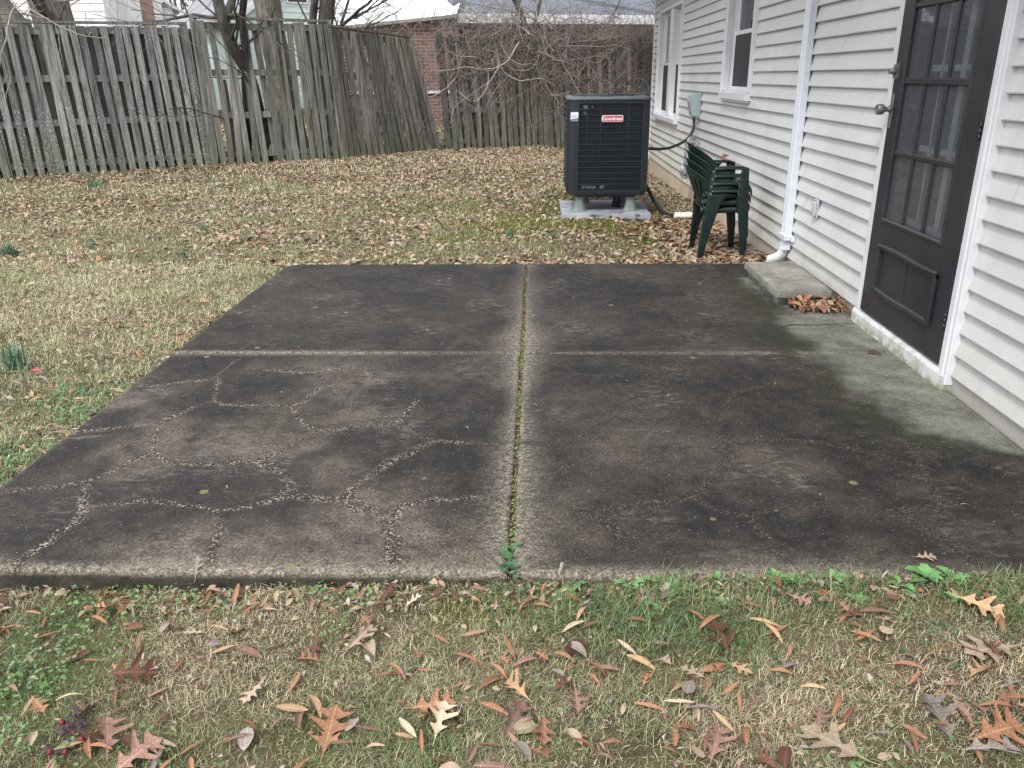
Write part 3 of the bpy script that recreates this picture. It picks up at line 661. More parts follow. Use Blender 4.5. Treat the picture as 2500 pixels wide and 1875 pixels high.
mb.bbox((DX-.020, yl-.034, .250), (DX+.002, yl, .492), .007); mb.bbox((DX-.020, yr, .250), (DX+.002, yr+.034, .492), .007)
mb.bbox((DX-.008, yl-.045, .262), (DX+.002, yl-.032, .47), .002); mb.bbox((DX-.008, yr+.032, .262), (DX+.002, yr+.045, .47), .002)
mb.bbox((DX-.003, 2.07, .262), (DX+.002, 2.075, .47), .001)
mb.build('raised_panel', M_DOOR, door)
mb = HB()
for (za, zb) in ((GB, .961), (.987, 1.314), (1.346, 1.670), (1.698, GT)):
    for (ya, yb) in ((GR, 1.989), (2.011, 2.217), (2.239, GL)): mb.add([(DX+.017, ya, za), (DX+.017, ya, zb), (DX+.017, yb, zb), (DX+.017, yb, za)], [(0, 1, 2, 3)])
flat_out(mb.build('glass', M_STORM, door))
def RX(loc): return Matrix.Translation(loc) @ Matrix.Rotation(-math.pi/2, 4, 'Y')
zk = 1.190; yk = 2.545
mb = HB(); mb.bbox((DX-.008, yk-.015, zk-.095), (DX, yk+.015, zk+.075), .003); mb.build('knob_plate', M_KNOB, door)
mb = HB(); mb.lathe([(.017, 0), (.017, .010), (.012, .018), (.012, .028), (.026, .042), (.028, .054), (.026, .072), (.022, .076), (.018, .072), (.001, .070)], 24, RX((DX-.008, yk, zk))); mb.build('knob', M_KNOB, door)
mb = HB(); mb.prism([(yk-.030+.01, zk+.150), (yk+.026, zk+.155), (yk+.024, zk+.175), (yk+.028, zk+.222), (yk+.010, zk+.216), (yk-.012, zk+.228), (yk-.022, zk+.210), (yk-.020, zk+.176)], DX-.014, DX, 'x')
mb.lathe([(.019, 0), (.016, .018), (.013, .022), (.0135, .034), (.009, .035), (.008, .032), (.001, .032)], 20, RX((DX-.012, yk, zk+.188))); mb.build('deadbolt', M_KNOB, door)
for z in (.30, 1.135, 1.95):
    mb = HB()
    for q in range(3): mb.tube([(DX-.004, 1.598, z-.036+q*.0245), (DX-.004, 1.598, z-.014+q*.0245)], .0055, 8)
    mb.build('hinge', M_DOOR, door)
# inner door behind the storm door
mb = HB(); mb.box((WX+.145, 1.56, .08), (WX+.16, 2.66, 2.2)); mb.build('doorway_backing', M_DARK, house)
mb = HB(); mb.box((WX+.02, 2.656, .08), (WX+.16, 2.67, 2.2)); mb.box((WX+.02, 1.54, .08), (WX+.16, 1.554, 2.2)); mb.box((WX+.02, 1.555, 2.2), (WX+.16, 2.655, 2.21)); mb.build('doorway_lining', M_DARK, house)
mb = HB()
DI = WX+.085
mb.bbox((DI, 1.60, .09), (DI+.04, 1.70, 2.15), .004); mb.bbox((DI, 2.52, .09), (DI+.04, 2.62, 2.15), .004)
for yv, ww in ((2.30, .020), (2.08, .055), (1.86, .022)): mb.bbox((DI+.004, yv-ww/2, .2), (DI+.03, yv+ww/2, 2.1), .003)
for zv in (1.39, 1.00, .62): mb.bbox((DI+.008, 1.68, zv-.016), (DI+.028, 2.52, zv+.016), .003)
mb.bbox((DI+.006, 1.70, .09), (DI+.036, 2.52, .36), .003)
mb.build('inner_door', simple('inner door white', (.52, .54, .55), .5, .06, 3), house)

def make_window(lab, Ya, Yb, Za, Zb, opens, cas=.05):
    fr = HB()
    xf = WX-.030; xr = WX+.050
    # casing: picture-frame around opening with depth
    def ring(y0, y1, z0, z1, t, xa, xb):
        fr.bbox((xa, y0-t, z0), (xb, y0, z1+t), .003); fr.bbox((xa, y1, z0), (xb, y1+t, z1+t), .003)
        fr.bbox((xa, y0, z1), (xb, y1, z1+t), .003)
    ring(Ya, Yb, Za, Zb, cas, xf, WX+.028)
    fr.bbox((xf-.012, Yb+cas, Za-.01), (WX+.02, Yb+cas+.012, Zb+cas), .002); fr.bbox((xf+.014, Ya-cas-.016, Za-.03), (WX+.02, Ya-cas-.001, Zb+cas), .002)
    w0 = fr.build('window', M_WHITE, house)
    if lab: w0['label'] = lab
    sl = HB()
    sl.add([(xf-.022, Ya-cas, Za-.070), (xf-.022, Yb+cas, Za-.070), (xf-.026, Yb+cas, Za-.012), (xf-.026, Ya-cas, Za-.012), (WX+.05, Ya-cas, Za+.004), (WX+.05, Yb+cas, Za+.004), (WX+.03, Ya-cas, Za-.070), (WX+.03, Yb+cas, Za-.070)],
           [(0, 1, 2, 3), (3, 2, 5, 4), (0, 3, 4, 6), (1, 7, 5, 2), (0, 6, 7, 1), (4, 5, 7, 6)])
    sl.bbox((xf-.004, Ya-cas+.03, Za-.092), (WX+.02, Yb+cas-.03, Za-.071), .003)
    sl.build('sill', M_WHITE, w0)
    mu = HB()
    for (o0, o1) in zip([o[1] for o in opens[:-1]], [o[0] for o in opens[1:]]): mu.bbox((WX-.012, o0, Za+.003), (WX+.10, o1, Zb), .004)
    if len(opens) > 1: mu.build('mullion', M_WHITE2, w0)
    zm = (Za+Zb)/2
    sa = HB(); gl = HB(); sc = HB(); rv = HB()
    rv.box((WX+.029, Ya, Za), (WX+.11, Ya+.006, Zb)); rv.box((WX+.029, Yb-.006, Za), (WX+.11, Yb, Zb)); rv.box((WX+.029, Ya, Zb-.006), (WX+.11, Yb, Zb)); rv.box((WX+.05, Ya+.006, Za), (WX+.11, Yb-.006, Za+.005))
    rv.build('jamb_liner', M_WHITE2, w0)
    for (a, b) in opens:
        a2, b2 = a+.008, b-.008
        for (z0, z1, xo) in ((Za+.006, zm+.018, .052), (zm-.018, Zb-.006, .074)):
            t = .038
            sa.bbox((WX+xo, a2, z0), (WX+xo+.022, a2+t, z1), .003); sa.bbox((WX+xo, b2-t, z0), (WX+xo+.022, b2, z1), .003)
            sa.bbox((WX+xo+.001, a2+t, z0), (WX+xo+.021, b2-t, z0+t), .003); sa.bbox((WX+xo+.001, a2+t, z1-t), (WX+xo+.021, b2-t, z1), .003)
            gl.add([(WX+xo+.013, a2+t, z0+t), (WX+xo+.013, a2+t, z1-t), (WX+xo+.013, b2-t, z1-t), (WX+xo+.013, b2-t, z0+t)], [(0, 1, 2, 3)])
        sc.box((WX+.0545, a2+.034, Za+.042), (WX+.0555, b2-.034, zm-.020))
    sa.build('sash', M_WHITE2, w0); flat_out(gl.build('glass', M_GLASS, w0)); sc.build('screen', M_SCREEN, w0)
    rm = HB(); rm.box((WX+.55, Ya-.4, Za-.5), (WX+.57, Yb+.4, Zb+.5)); rm.box((WX+.115, Ya-.4, Za-.5), (WX+.55, Ya-.38, Zb+.5)); rm.box((WX+.115, Yb+.38, Za-.5), (WX+.55, Yb+.4, Zb+.5)); rm.box((WX+.115, Ya-.38, Zb+.48), (WX+.55, Yb+.38, Zb+.5)); rm.box((WX+.115, Ya-.38, Za-.5), (WX+.55, Yb+.38, Za-.48))
    rm.build('room_interior', M_DARK, w0)
    cu = HB()
    for (a, b) in opens:
        n = 22; V = []; F = []
        for i in range(n+1):
            y = a+.02+(b-a-.04)*(i/n)*(.42 if len(opens) < 2 else 1); x = WX+.17+.012*math.sin(i*2.2)
            V += [(x, y, zm-.1 if len(opens) > 1 else Za), (x, y, Zb)]
        for i in range(n): F.append((2*i, 2*i+2, 2*i+3, 2*i+1))
        cu.add(V, F)
    cu.build('curtain', M_CURT, w0)
make_window('single sash window with dark insect screen, nearest the downspout', 5.76, 6.79, 1.215, 2.28, [(5.76, 6.79)])
make_window('paired sash windows beyond the grey electrical box', 9.66, 11.66, .81, 2.24, [(9.66, 10.44), (10.70, 11.66)])
# electrical disconnect box, outlet, holes
mb = HB()
mb.prism([(WX-.115, 1.145), (WX-.13, 1.07), (WX-.095, .915), (WX-.005, .915), (WX-.005, 1.165), (WX-.10, 1.165)], 8.03, 8.22)
mb.bbox((WX-.02, 8.01, .90), (WX, 8.24, 1.175), .003)
mb.tube([(WX-.06, 8.12, .93), (WX-.06, 8.12, .885)], .022, 12)
mb.tube([(WX-.03, 8.045, .93), (WX-.03, 8.045, .885)], .014, 10)
eb = mb.build('electrical_box', M_BOX, house)
mb = HB(); mb.bbox((WX-.012, 3.56, .452), (WX, 3.64, .572), .003); mb.bbox((WX-.030, 3.568, .462), (WX-.011, 3.632, .555), .006); mb.bbox((WX-.034, 3.585, .480), (WX-.028, 3.615, .53), .003)
mb.build('outlet_cover', simple('grey outlet cover', (.42, .44, .47), .4, .05, 8), house)
recentre(house, (WX, 2.5, -.1))
# ------------------------------------------------------------------ step block by the door
step = thing('step', 'low precast concrete step block with a slab on top against the house wall', 'step')
def rough_block(a, b, seed, jit, seg=.03, r=.012):
    x0, y0, z0 = a; x1, y1, z1 = b
    nx, ny, nz = [max(2, int((q-p)/seg)) for p, q in zip(a, b)]
    V = []; F = []
    def face(o, u, v, nu, nv):
        base = len(V)
        for j in range(nv+1):
            for i in range(nu+1):
                p = [o[k]+u[k]*i/nu+v[k]*j/nv for k in range(3)]
                V.append(p)
        for j in range(nv):
            for i in range(nu): q = base+j*(nu+1)+i; F.append((q, q+1, q+nu+2, q+nu+1))
    X, Y, Z = x1-x0, y1-y0, z1-z0
    face((x0, y0, z1), (X, 0, 0), (0, Y, 0), nx, ny); face((x0, y0, z0), (X, 0, 0), (0, 0, Z), nx, nz); face((x0, y1, z0), (0, -Y, 0), (0, 0, Z), ny, nz)
    face((x1, y0, z0), (0, Y, 0), (0, 0, Z), ny, nz); face((x1, y1, z0), (-X, 0, 0), (0, 0, Z), nx, nz); face((x0, y1, z0), (X, 0, 0), (0, -Y, 0), nx, ny)
    V = np.array(V); c = np.array([(x0+x1)/2, (y0+y1)/2, (z0+z1)/2]); hx = np.array([X, Y, Z])/2
    q = V-c; inner = np.clip(q, -(hx-r), hx-r); d = q-inner; L = np.linalg.norm(d, axis=1, keepdims=True)
    d = np.where(L > r, d/np.maximum(L, 1e-9)*r, d); V = c+inner+d
    n = fbm(V[:, 0]*19+V[:, 2]*13, V[:, 1]*19+V[:, 2]*17, seed)-.5
    V = V+jit*n[:, None]*np.sign(q)
    return MB().add([tuple(v) for v in V], F, True)
rough_block((1.565, 2.925, .056), (1.915, 3.745, .108), 5, .010, .014, .009).build('slab', M_CONC, step)
rough_block((1.592, 2.975, -.01), (1.90, 3.72, .055), 8, .016, .014, .010).build('base', M_CONC, step)
recentre(step, (1.74, 3.33, 0))

# ------------------------------------------------------------------ air conditioner
ac = thing('air_conditioner', 'tall dark grey outdoor air conditioner with red badge, raised on a grey pad', 'air conditioner')
AX0, AX1, AY0, AY1, AZ0, AZ1 = .383, 1.243, 6.75, 7.61, .160, 1.128
def rrect(x0, x1, y0, y1, r, n=6):
    P = []
    for cx, cy_, a0 in ((x1-r, y0+r, -90), (x1-r, y1-r, 0), (x0+r, y1-r, 90), (x0+r, y0+r, 180)):
        for i in range(n+1): a = R(a0+90*i/n); P.append((cx+r*math.cos(a), cy_+r*math.sin(a)))
    return P
def ring_loft(mb, rings, caps=(True, True), smooth=False):
    n = len(rings[0][0]); V = []; F = []
    for P, z in rings: V += [(x, y, z) for x, y in P]
    for i in range(len(rings)-1):
        for k in range(n): F.append((i*n+k, i*n+(k+1) % n, (i+1)*n+(k+1) % n, (i+1)*n+k))
    if caps[0]: F.append(tuple(reversed(range(n))))
    if caps[1]: F.append(tuple((len(rings)-1)*n+k for k in range(n)))
    mb.add(V, F, smooth)
i_ = .045
mb = MB(); ring_loft(mb, [(rrect(AX0+i_, AX1-i_, AY0+i_, AY1-i_, .05), AZ0+.02), (rrect(AX0+i_, AX1-i_, AY0+i_, AY1-i_, .05), AZ1-.03)])
mb.build('coil', M_COIL, ac)
mb = MB()   # corner posts, header and bottom rail
def post(cx, cy_, sx, sy_):
    r = .085; n = 8; out = []
    wl, wr = (.125 if sx < 0 else .085), .085
    P = [(cx+sx*(-(wl)), cy_)]
    for i in range(n+1): a = R(90*i/n); P.append((cx-sx*r+sx*r*math.sin(a), cy_-sy_*r+sy_*r*math.cos(a)))
    P.append((cx, cy_-sy_*wr))
    Q = [(cx-sx*wl, cy_-sy_*.03)]
    for i in range(n+1): a = R(90*i/n); Q.append((cx-sx*r+sx*(r-.03)*math.sin(a), cy_-sy_*r+sy_*(r-.03)*math.cos(a)))
    Q.append((cx-sx*.03, cy_-sy_*wr))
    mb.prism(P+Q[::-1], AZ0+.03, AZ1-.03, 'z')
for cx, sx in ((AX0, -1), (AX1, 1)):
    for cy_, sy2 in ((AY0, -1), (AY1, 1)): post(cx, cy_, sx, sy2)
ring_loft(mb, [(rrect(AX0+.004, AX1-.004, AY0+.004, AY1-.004, .082), AZ1-.050), (rrect(AX0+.004, AX1-.004, AY0+.004, AY1-.004, .082), AZ1-.02)])
ring_loft(mb, [(rrect(AX0+.10, AX1-.10, AY0+.06, AY1-.06, .08), AZ0-.030), (rrect(AX0+.10, AX1-.10, AY0+.055, AY1-.055, .08), AZ0-.012), (rrect(AX0+.035, AX1-.035, AY0+.02, AY1-.02, .085), AZ0-.008), (rrect(AX0+.003, AX1-.003, AY0+.003, AY1-.003, .085), AZ0+.018), (rrect(AX0+.003, AX1-.003, AY0+.003, AY1-.003, .085), AZ0+.050)])
mb.build('body', M_ACB, ac)
mb = MB()
ring_loft(mb, [(rrect(AX0-.006, AX1+.006, AY0-.006, AY1+.006, .09), AZ1-.022), (rrect(AX0-.008, AX1+.008, AY0-.008, AY1+.008, .09), AZ1-.008), (rrect(AX0, AX1, AY0, AY1, .085), AZ1+.006), (rrect(AX0+.025, AX1-.025, AY0+.025, AY1-.025, .08), AZ1+.013), (rrect(AX0+.08, AX1-.08, AY0+.08, AY1-.08, .06), AZ1+.008)], smooth=True)
mb.build('top_cover', M_ACT, ac)
mb = MB(); cx, cyy = (AX0+AX1)/2, (AY0+AY1)/2
for r in np.linspace(.06, .36, 14): 
    mb.tube([(cx+r*math.cos(a), cyy+r*math.sin(a), AZ1+.022+.010*(1-r/.36)) for a in np.linspace(0, 2*math.pi, 33)], .0025, 5, False)
for a in np.linspace(0, 2*math.pi, 9)[:-1]: mb.tube([(cx+.05*math.cos(a), cyy+.05*math.sin(a), AZ1+.033), (cx+.37*math.cos(a), cyy+.37*math.sin(a), AZ1+.016)], .003, 5)
mb.lathe([(.07, 0), (.07, .004), (.001, .008)], 20, Matrix.Translation((cx, cyy, AZ1+.031)))
mb.build('fan_guard', M_ACB, ac)
# grilles on four sides
def grille(side):
    mb = MB(); rib = MB()
    z0, z1 = AZ0+.050, AZ1-.050
    xa, xb = AX0+.125, AX1-.085
    if side == 0: f = lambda u, d, z: (xa+u*(xb-xa), AY0+d, z)
    if side == 1: f = lambda u, d, z: (AX0+d, AY0+.085+u*(.69), z)
    if side == 2: f = lambda u, d, z: (AX1-d, AY0+.085+u*(.69), z)
    if side == 3: f = lambda u, d, z: (xa+u*(xb-xa), AY1-d, z)
    n = 66
    for i in range(n+1):
        u = i/n; q = .0011
        for (da, db) in ((.010, .0125),):
            p0 = f(u, da, z0); p1 = f(u, db, z1)
            if side in (0, 3): mb.box((p0[0]-q, min(p0[1], p1[1]), z0), (p0[0]+q, max(p0[1], p1[1]), z1))
            else: mb.box((min(p0[0], p1[0]), p0[1]-q, z0), (max(p0[0], p1[0]), p0[1]+q, z1))
    for u in (.13, .34, .78):
        p0 = f(u, .009, z0)
        p = [f(u, .008, z0), f(u, .008, z1)]; mb.tube(p, .0022, 5)
    nb = 15; zs = np.linspace(z0-.001, z1, nb+1)
    zs = [z0+(z1-z0)*((i/nb) if i > 1 else i/nb*1.0) for i in range(nb+1)]
    for i, z in enumerate(zs[:-1]):
        if i == 0: continue
        h = .0065
        V = []; 
        for u in (0, 1): V += [f(u, .012, z-h), f(u, .001, z-h*.6), f(u, .0005, z+h*.3), f(u, .006, z+h), f(u, .012, z+h)]
        rib.add(V, [(0, 1, 6, 5), (1, 2, 7, 6), (2, 3, 8, 7), (3, 4, 9, 8), (0, 4, 3, 2, 1), (5, 6, 7, 8, 9)])
    g = mb.build('grille', M_WIRE, ac); rib.build('louvre', M_ACB, g)
    if side == 0:
        for (u0, u1, za, zb, nn) in ((.07, .125, z1-.055, z1-.015, 5), (.20, .21, z1-.04, z1-.018, 2), (.07, .28, z0+.01, z0+.05, 13), (.36, .42, z0+.008, z0+.058, 6), (.075, .10, z1-.11, z1-.07, 2)):
            b = MB()
            for k in range(nn):
                u = u0+(u1-u0)*k/max(1, nn-1); p = f(u, .0085, 0); b.box((p[0]-.0014, p[1]-.0005, za+random.uniform(0, .01)), (p[0]+.0014, p[1]+.0008, zb-random.uniform(0, .012)))
            b.build('bent_fins', M_FIN, g)
for s_ in range(4): grille(s_)
mb = MB()
for z in (AZ1-.030, AZ0+.022):
    for x in np.linspace(AX0+.10, AX1-.08, 4): mb.lathe([(.006, 0), (.005, .003), (.001, .004)], 8, Matrix.Translation((x, AY0-.001-(.008 if z > .5 else 0)*0, z)) @ Matrix.Rotation(math.pi/2, 4, 'X'))
mb.build('screws', M_BLACK, ac)
# badge with raised lettering
bx, bz = .848, .930
def yrr(x0, x1, z0, z1, r):
    return [(a, b) for a, b in rrect(x0, x1, z0, z1, r, 5)]
mb = MB(); mb.prism(yrr(bx-.108, bx+.108, bz-.032, bz+.032, .012), AY0-.010, AY0+.004, 'y'); bd = mb.build('badge', M_SILV, ac)
mb = MB(); mb.prism(yrr(bx-.103, bx+.103, bz-.027, bz+.027, .009), AY0-.0125, AY0-.009, 'y'); mb.build('badge_face', M_RED, bd)
def text(txt, size, loc, rot, mat, parent, name, ext=.001, off=.0):
    cu = bpy.data.curves.new(name, 'FONT'); cu.body = txt; cu.size = size; cu.extrude = ext; cu.offset = off; cu.align_x = 'CENTER'; cu.align_y = 'CENTER'
    tmp = bpy.data.objects.new(name, cu); COL.objects.link(tmp)
    dg = bpy.context.evaluated_depsgraph_get(); me = bpy.data.meshes.new_from_object(tmp.evaluated_get(dg))
    bpy.data.objects.remove(tmp); o = link(name, me, mat, parent)
    M = Matrix.Translation(loc) @ rot; me.transform(M); return o
RF = Matrix.Rotation(math.pi/2, 4, 'X')
text('Goodman', .052, (bx, AY0-.0135, bz-.001), RF, M_SILV, bd, 'lettering', .001, .0006)
mb = MB(); sx0, sx1 = AX0+.035, AX0+.116
mb.prism([(sx0, .925), (sx1-.002, .938), (sx1, .995), (sx0+.002, .996)], AY0-.0022, AY0-.0004, 'y'); st = mb.build('sticker', M_STICK, ac)
mb = MB(); mb.prism([(sx0, .905), (sx1-.002, .905), (sx1-.002, .938), (sx0, .925)], AY0-.0021, AY0-.0003, 'y'); mb.build('sticker_band', M_INK, st)
text('R SUPPLY', .016, ((sx0+sx1)/2, AY0-.003, .952), Matrix.Rotation(-.12, 4, 'Y') @ RF, M_INK, st, 'lettering', .0003)
text('202-269-1440', .0095, ((sx0+sx1)/2+.006, AY0-.003, .914), RF, M_WHITE, st, 'lettering', .0003)
# risers
def riser(x, y, black=False):
    mb = MB(); z0, z1 = -.022, AZ0-.028
    prof = []
    rings = []
    for t, r in ((0, .070), (.03, .070), (.06, .062), (.2, .052), (.5, .045), (1, .038)):
        P = []
        for k in range(16):
            a = 2*math.pi*(k+.5)/16; rr_ = r*(1+(.06 if k % 2 else -.03)); P.append((x+rr_*math.cos(a)*1.15, y+rr_*math.sin(a)))
        rings.append((P, z0+t*(z1-z0)))
    ring_loft(mb, rings); mb.build('riser', M_BLACK if black else M_RISER, ac)
riser(.530, 6.86); riser(1.075, 6.86); riser(.60, 7.45); riser(1.06, 7.45)
mb = MB(); mb.tube([(.965, 7.12, AZ0), (.965, 7.12, .08), (.945, 7.10, -.02)], [.046, .046, .050], 12); mb.build('insulated_pipe', M_BLACK, ac)
recentre(ac, (.813, 7.18, -.022))
pad = rough_block((.335, 6.60, -.075), (1.275, 7.62, -.022), 3, .004, .05, .006)
po = pad.build('equipment_pad', M_PAD, None); tag(po, 'flat grey plastic pad lying on the lawn beneath the air conditioner', 'pad')
# conduit and drain hose
def spl(P, n=40):
    P = [Vector(p) for p in P]; out = []
    for i in range(len(P)-1):
        p0 = P[max(i-1, 0)]; p1 = P[i]; p2 = P[i+1]; p3 = P[min(i+2, len(P)-1)]
        for k in range(n//(len(P)-1)+1):
            t = k/(n//(len(P)-1)+1)
            out.append(.5*((2*p1)+(-p0+p2)*t+(2*p0-5*p1+4*p2-p3)*t*t+(-p0+3*p1-3*p2+p3)*t**3))
    out.append(P[-1]); return out
mb = MB(); mb.tube(spl([(WX-.06, 8.12, .875), (WX-.055, 8.10, .80), (WX-.07, 8.05, .72), (WX-.16, 7.95, .62), (WX-.36, 7.75, .555), (WX-.56, 7.55, .555), (1.238, 7.40, .585)]), .016, 10)
o = mb.build('electrical_conduit', M_BLACK); tag(o, 'black flexible conduit curving from the wall box to the air conditioner', 'conduit')
gg = gz1(1.6, 6.9)
mb = MB(); mb.tube(spl([(1.235, 7.35, .22), (1.30, 7.28, .17), (1.36, 7.20, .06), (1.42, 7.10, -.03), (1.50, 7.0, gg+.025), (1.585, 6.93, gg+.03)]), .021, 10)
o = mb.build('drain_hose', M_BLACK); tag(o, 'black insulated hose running from the air conditioner down into a white pipe', 'hose')
mb = MB(); mb.lathe([(.034, 0), (.034, .30), (.030, .30), (.030, .02), (.001, .02)], 20, Matrix.Translation((1.86, 6.87, gg+.035)) @ Matrix.Rotation(-math.pi/2, 4, 'Y') @ Matrix.Rotation(.0, 4, 'X'))
o = mb.build('drain_pipe', M_PVC); tag(o, 'short white plastic pipe lying on leaves between the chairs and the air conditioner', 'pipe')
# metal hose reel bracket on the wall above the chairs
hr = thing('hose_hanger', 'small silver metal hose hanger with two rings on the wall behind the chairs', 'hose hanger')
def wheel(c, r, tilt):
    mb = MB(); M = Matrix.Translation(c) @ Matrix.Rotation(tilt, 4, 'Z') @ Matrix.Rotation(math.pi/2, 4, 'Y')
    mb.tube([(r*math.cos(a), r*math.sin(a), 0) for a in np.linspace(0, 2*math.pi, 29)], .007, 6, False, M=M)
    for k in range(6): a = k*math.pi/3+.3; mb.tube([(0, 0, 0), (r*math.cos(a), r*math.sin(a), 0)], .0045, 5, M=M)
    mb.lathe([(.03, -.006), (.03, .006)], 12, M=M); mb.lathe([(r*.8, -.002), (r*.8, .001)], 20, M=M)
    mb.build('ring', M_GALV, hr)
wheel((WX-.09, 7.98, .585), .075, -.9); wheel((WX-.13, 8.0, .265), .090, -1.0)
mb = MB(); mb.bbox((WX-.175, 7.90, .24), (WX-.145, 7.93, .60), .003); mb.bbox((WX-.175, 7.94, .585), (WX, 7.97, .61), .003); mb.bbox((WX-.10, 7.95, .27), (WX-.09, 8.10, .56), .002); mb.build('bracket', M_GALV, hr)
recentre(hr, (WX-.1, 7.95, .2))

# ------------------------------------------------------------------ green stacking chairs
def grid_part(name, nu, nv, f, mat, parent, thick, skip=None, smooth=True):
    V = [f(i/nu, j/nv) for j in range(nv+1) for i in range(nu+1)]
    F = []
    for j in range(nv):
        for i in range(nu):
            if skip and skip((i+.5)/nu, (j+.5)/nv): continue
            q = j*(nu+1)+i; F.append((q, q+1, q+nu+2, q+nu+1))
    mb = MB().add(V, F, smooth); o = mb.build(name, mat, parent)
    m = o.modifiers.new('thickness', 'SOLIDIFY'); m.thickness = thick; m.offset = 0
    return o
def make_chair():
    t = thing('plastic_chair', '', 'chair')
    aw = .250
    def zt(c): return .556+.178*max(c, 0)**.85
    def back(u, v):
        a = (u*2-1)*R(92); c = math.cos(a); s = math.sin(a)
        ztop = zt(c); ang = min(1, abs(a)/R(90)); zb = .42+.10*ang**3
        z = zb+(ztop-zb)*v
        lean = (.735-z)/.33                       # 0 top, 1 seat
        x = -.335+.20*(1-c)**1.0+lean*.115*c+lean*.02
        y = s*(aw-.020*lean*(1-ang**4))
        if v > .93: x -= .012*(v-.93)/.07*c; y += .010*s*(v-.93)/.07
        return (x, y, z)
    def slots(u, v):
        if .12 < v < .72:
            for k in range(7):
                cu = .24+k*.0867
                if abs(u-cu) < .017: return True
        return False
    grid_part('backrest', 90, 26, back, M_CHAIR, t, .006, slots)
    def seat(u, v):
        x = -.215+v*.385; y = (u*2-1)*(.205+.02*v); z = .412+.012*v-.018*math.sin(math.pi*u)*math.sin(math.pi*min(v*1.05, 1))
        if v > .9: z -= .05*((v-.9)/.1)**1.6; x -= .004
        e = max(abs(u*2-1)-.93, 0)/.07; z -= .050*e
        return (x, y, z)
    grid_part('seat', 40, 30, seat, M_CHAIR, t, .006, lambda u, v: (.15 < v < .8) and any(abs(u-c) < .012 for c in (.2, .3, .4, .5, .6, .7, .8)))
    for s in (-1, 1):
        def arm(u, v):       # u across (inner..outer), v along from back wing to the front
            x = -.150+v*.262; y = s*(aw-.038+u*.058); z = .556+.004*math.sin(v*3)
            if v > .86: z -= .030*((v-.86)/.14)**2
            if u > .8: z -= .022*((u-.8)/.2)
            if u < .12: z -= .012*(.12-u)/.12
            return (x, y, z)
        grid_part('armrest', 12, 20, arm, M_CHAIR, t, .006)
        def fleg(u, v):      # L-shaped channel, top at the arm front, foot at ground
            z = .548*(1-v); x0 = .112+.048*v; wd = .060-.022*v
            ax = u*2
            yo = s*(aw+.018-.028*v)
            if ax < 1: return (x0-wd*(1-ax), yo, z)
            return (x0, yo-s*(.062-.026*v)*(ax-1), z)
        grid_part('leg', 12, 14, fleg, M_CHAIR, t, .005)
        def rleg(u, v):
            z = .536*(1-v); x0 = -.155-.052*v; wd = .085*(1-v)**1.5+.046
            ax = u*2; yo = s*(aw+.004-.022*v)
            if v < .15: wd += .05*(1-v/.15)
            if ax < 1: return (x0+wd*(1-ax)-.012, yo, z)
            return (x0-.012, yo-s*(.055-.018*v)*(ax-1), z)
        grid_part('leg', 12, 18, rleg, M_CHAIR, t, .005)
        def apron(u, v):
            x = -.20+u*.345; z = .405-.045*v+.016*math.sin(math.pi*u)*v+.02*max(0, .15-u)/.15; return (x, s*(.222), z)
        grid_part('side_rail', 16, 3, apron, M_CHAIR, t, .005)
        def web(u, v):  # gusset panel between arm and seat at the front leg
            x = .075+.040*u+.0*v; z = .552-.17*v; return (x-.018*math.sin(v*3), s*(aw-.012+.0*u-.018*v), z)
        grid_part('leg_web', 4, 8, web, M_CHAIR, t, .005)
    return t
def copy_tree(o, parent=None):
    c = o.copy(); COL.objects.link(c); c.parent = parent
    for ch in list(o.children): copy_tree(ch, c)
    return c
ch0 = make_chair()
CL = ['lowest green plastic armchair, its feet on the leafy ground under the stack', 'second green plastic armchair from the bottom of the stack', 'third green plastic armchair up, just below the topmost one', 'topmost green plastic armchair of the stack by the white wall']
kids = list(ch0.children)
for k in range(4):
    c = ch0 if k == 0 else copy_tree(ch0)
    c.location = (1.622+.003*k, 4.85+.002*k, -.060+.0585*k); c.rotation_euler = (0, 0, R(-1.5+.6*k))
    tag(c, CL[k], 'chair', 'stacked green plastic chairs')

# ------------------------------------------------------------------ fence
def strip_boards(name, mat, parent, items, thick):
    """items: list of (base point, up vector, width, height, normal, along, tone, taper/notch)"""
    V = []; F = []; T = []
    for (b, up, wd, h, nrm, al, tone, bend) in items:
        n = 6; base = len(V)
        for i in range(n+1):
            t = i/n; c = b+up*(h*t)+al*(bend*math.sin(math.pi*t))
            for sa, sn in ((-1, -1), (1, -1), (1, 1), (-1, 1)):
                V.append(tuple(c+al*(sa*wd/2)+nrm*(sn*thick/2))); T.append(tone)
        for i in range(n):
            for k in range(4): F.append((base+i*4+k, base+i*4+(k+1) % 4, base+(i+1)*4+(k+1) % 4, base+(i+1)*4+k))
        F.append((base+3, base+2, base+1, base)); F.append(tuple(base+n*4+k for k in range(4)))
    me = fastmesh(name, V, [np.array([f for f in F if len(f) == 4])], {'tone': ('FLOAT', T)})
    return link(name, me, mat, parent)
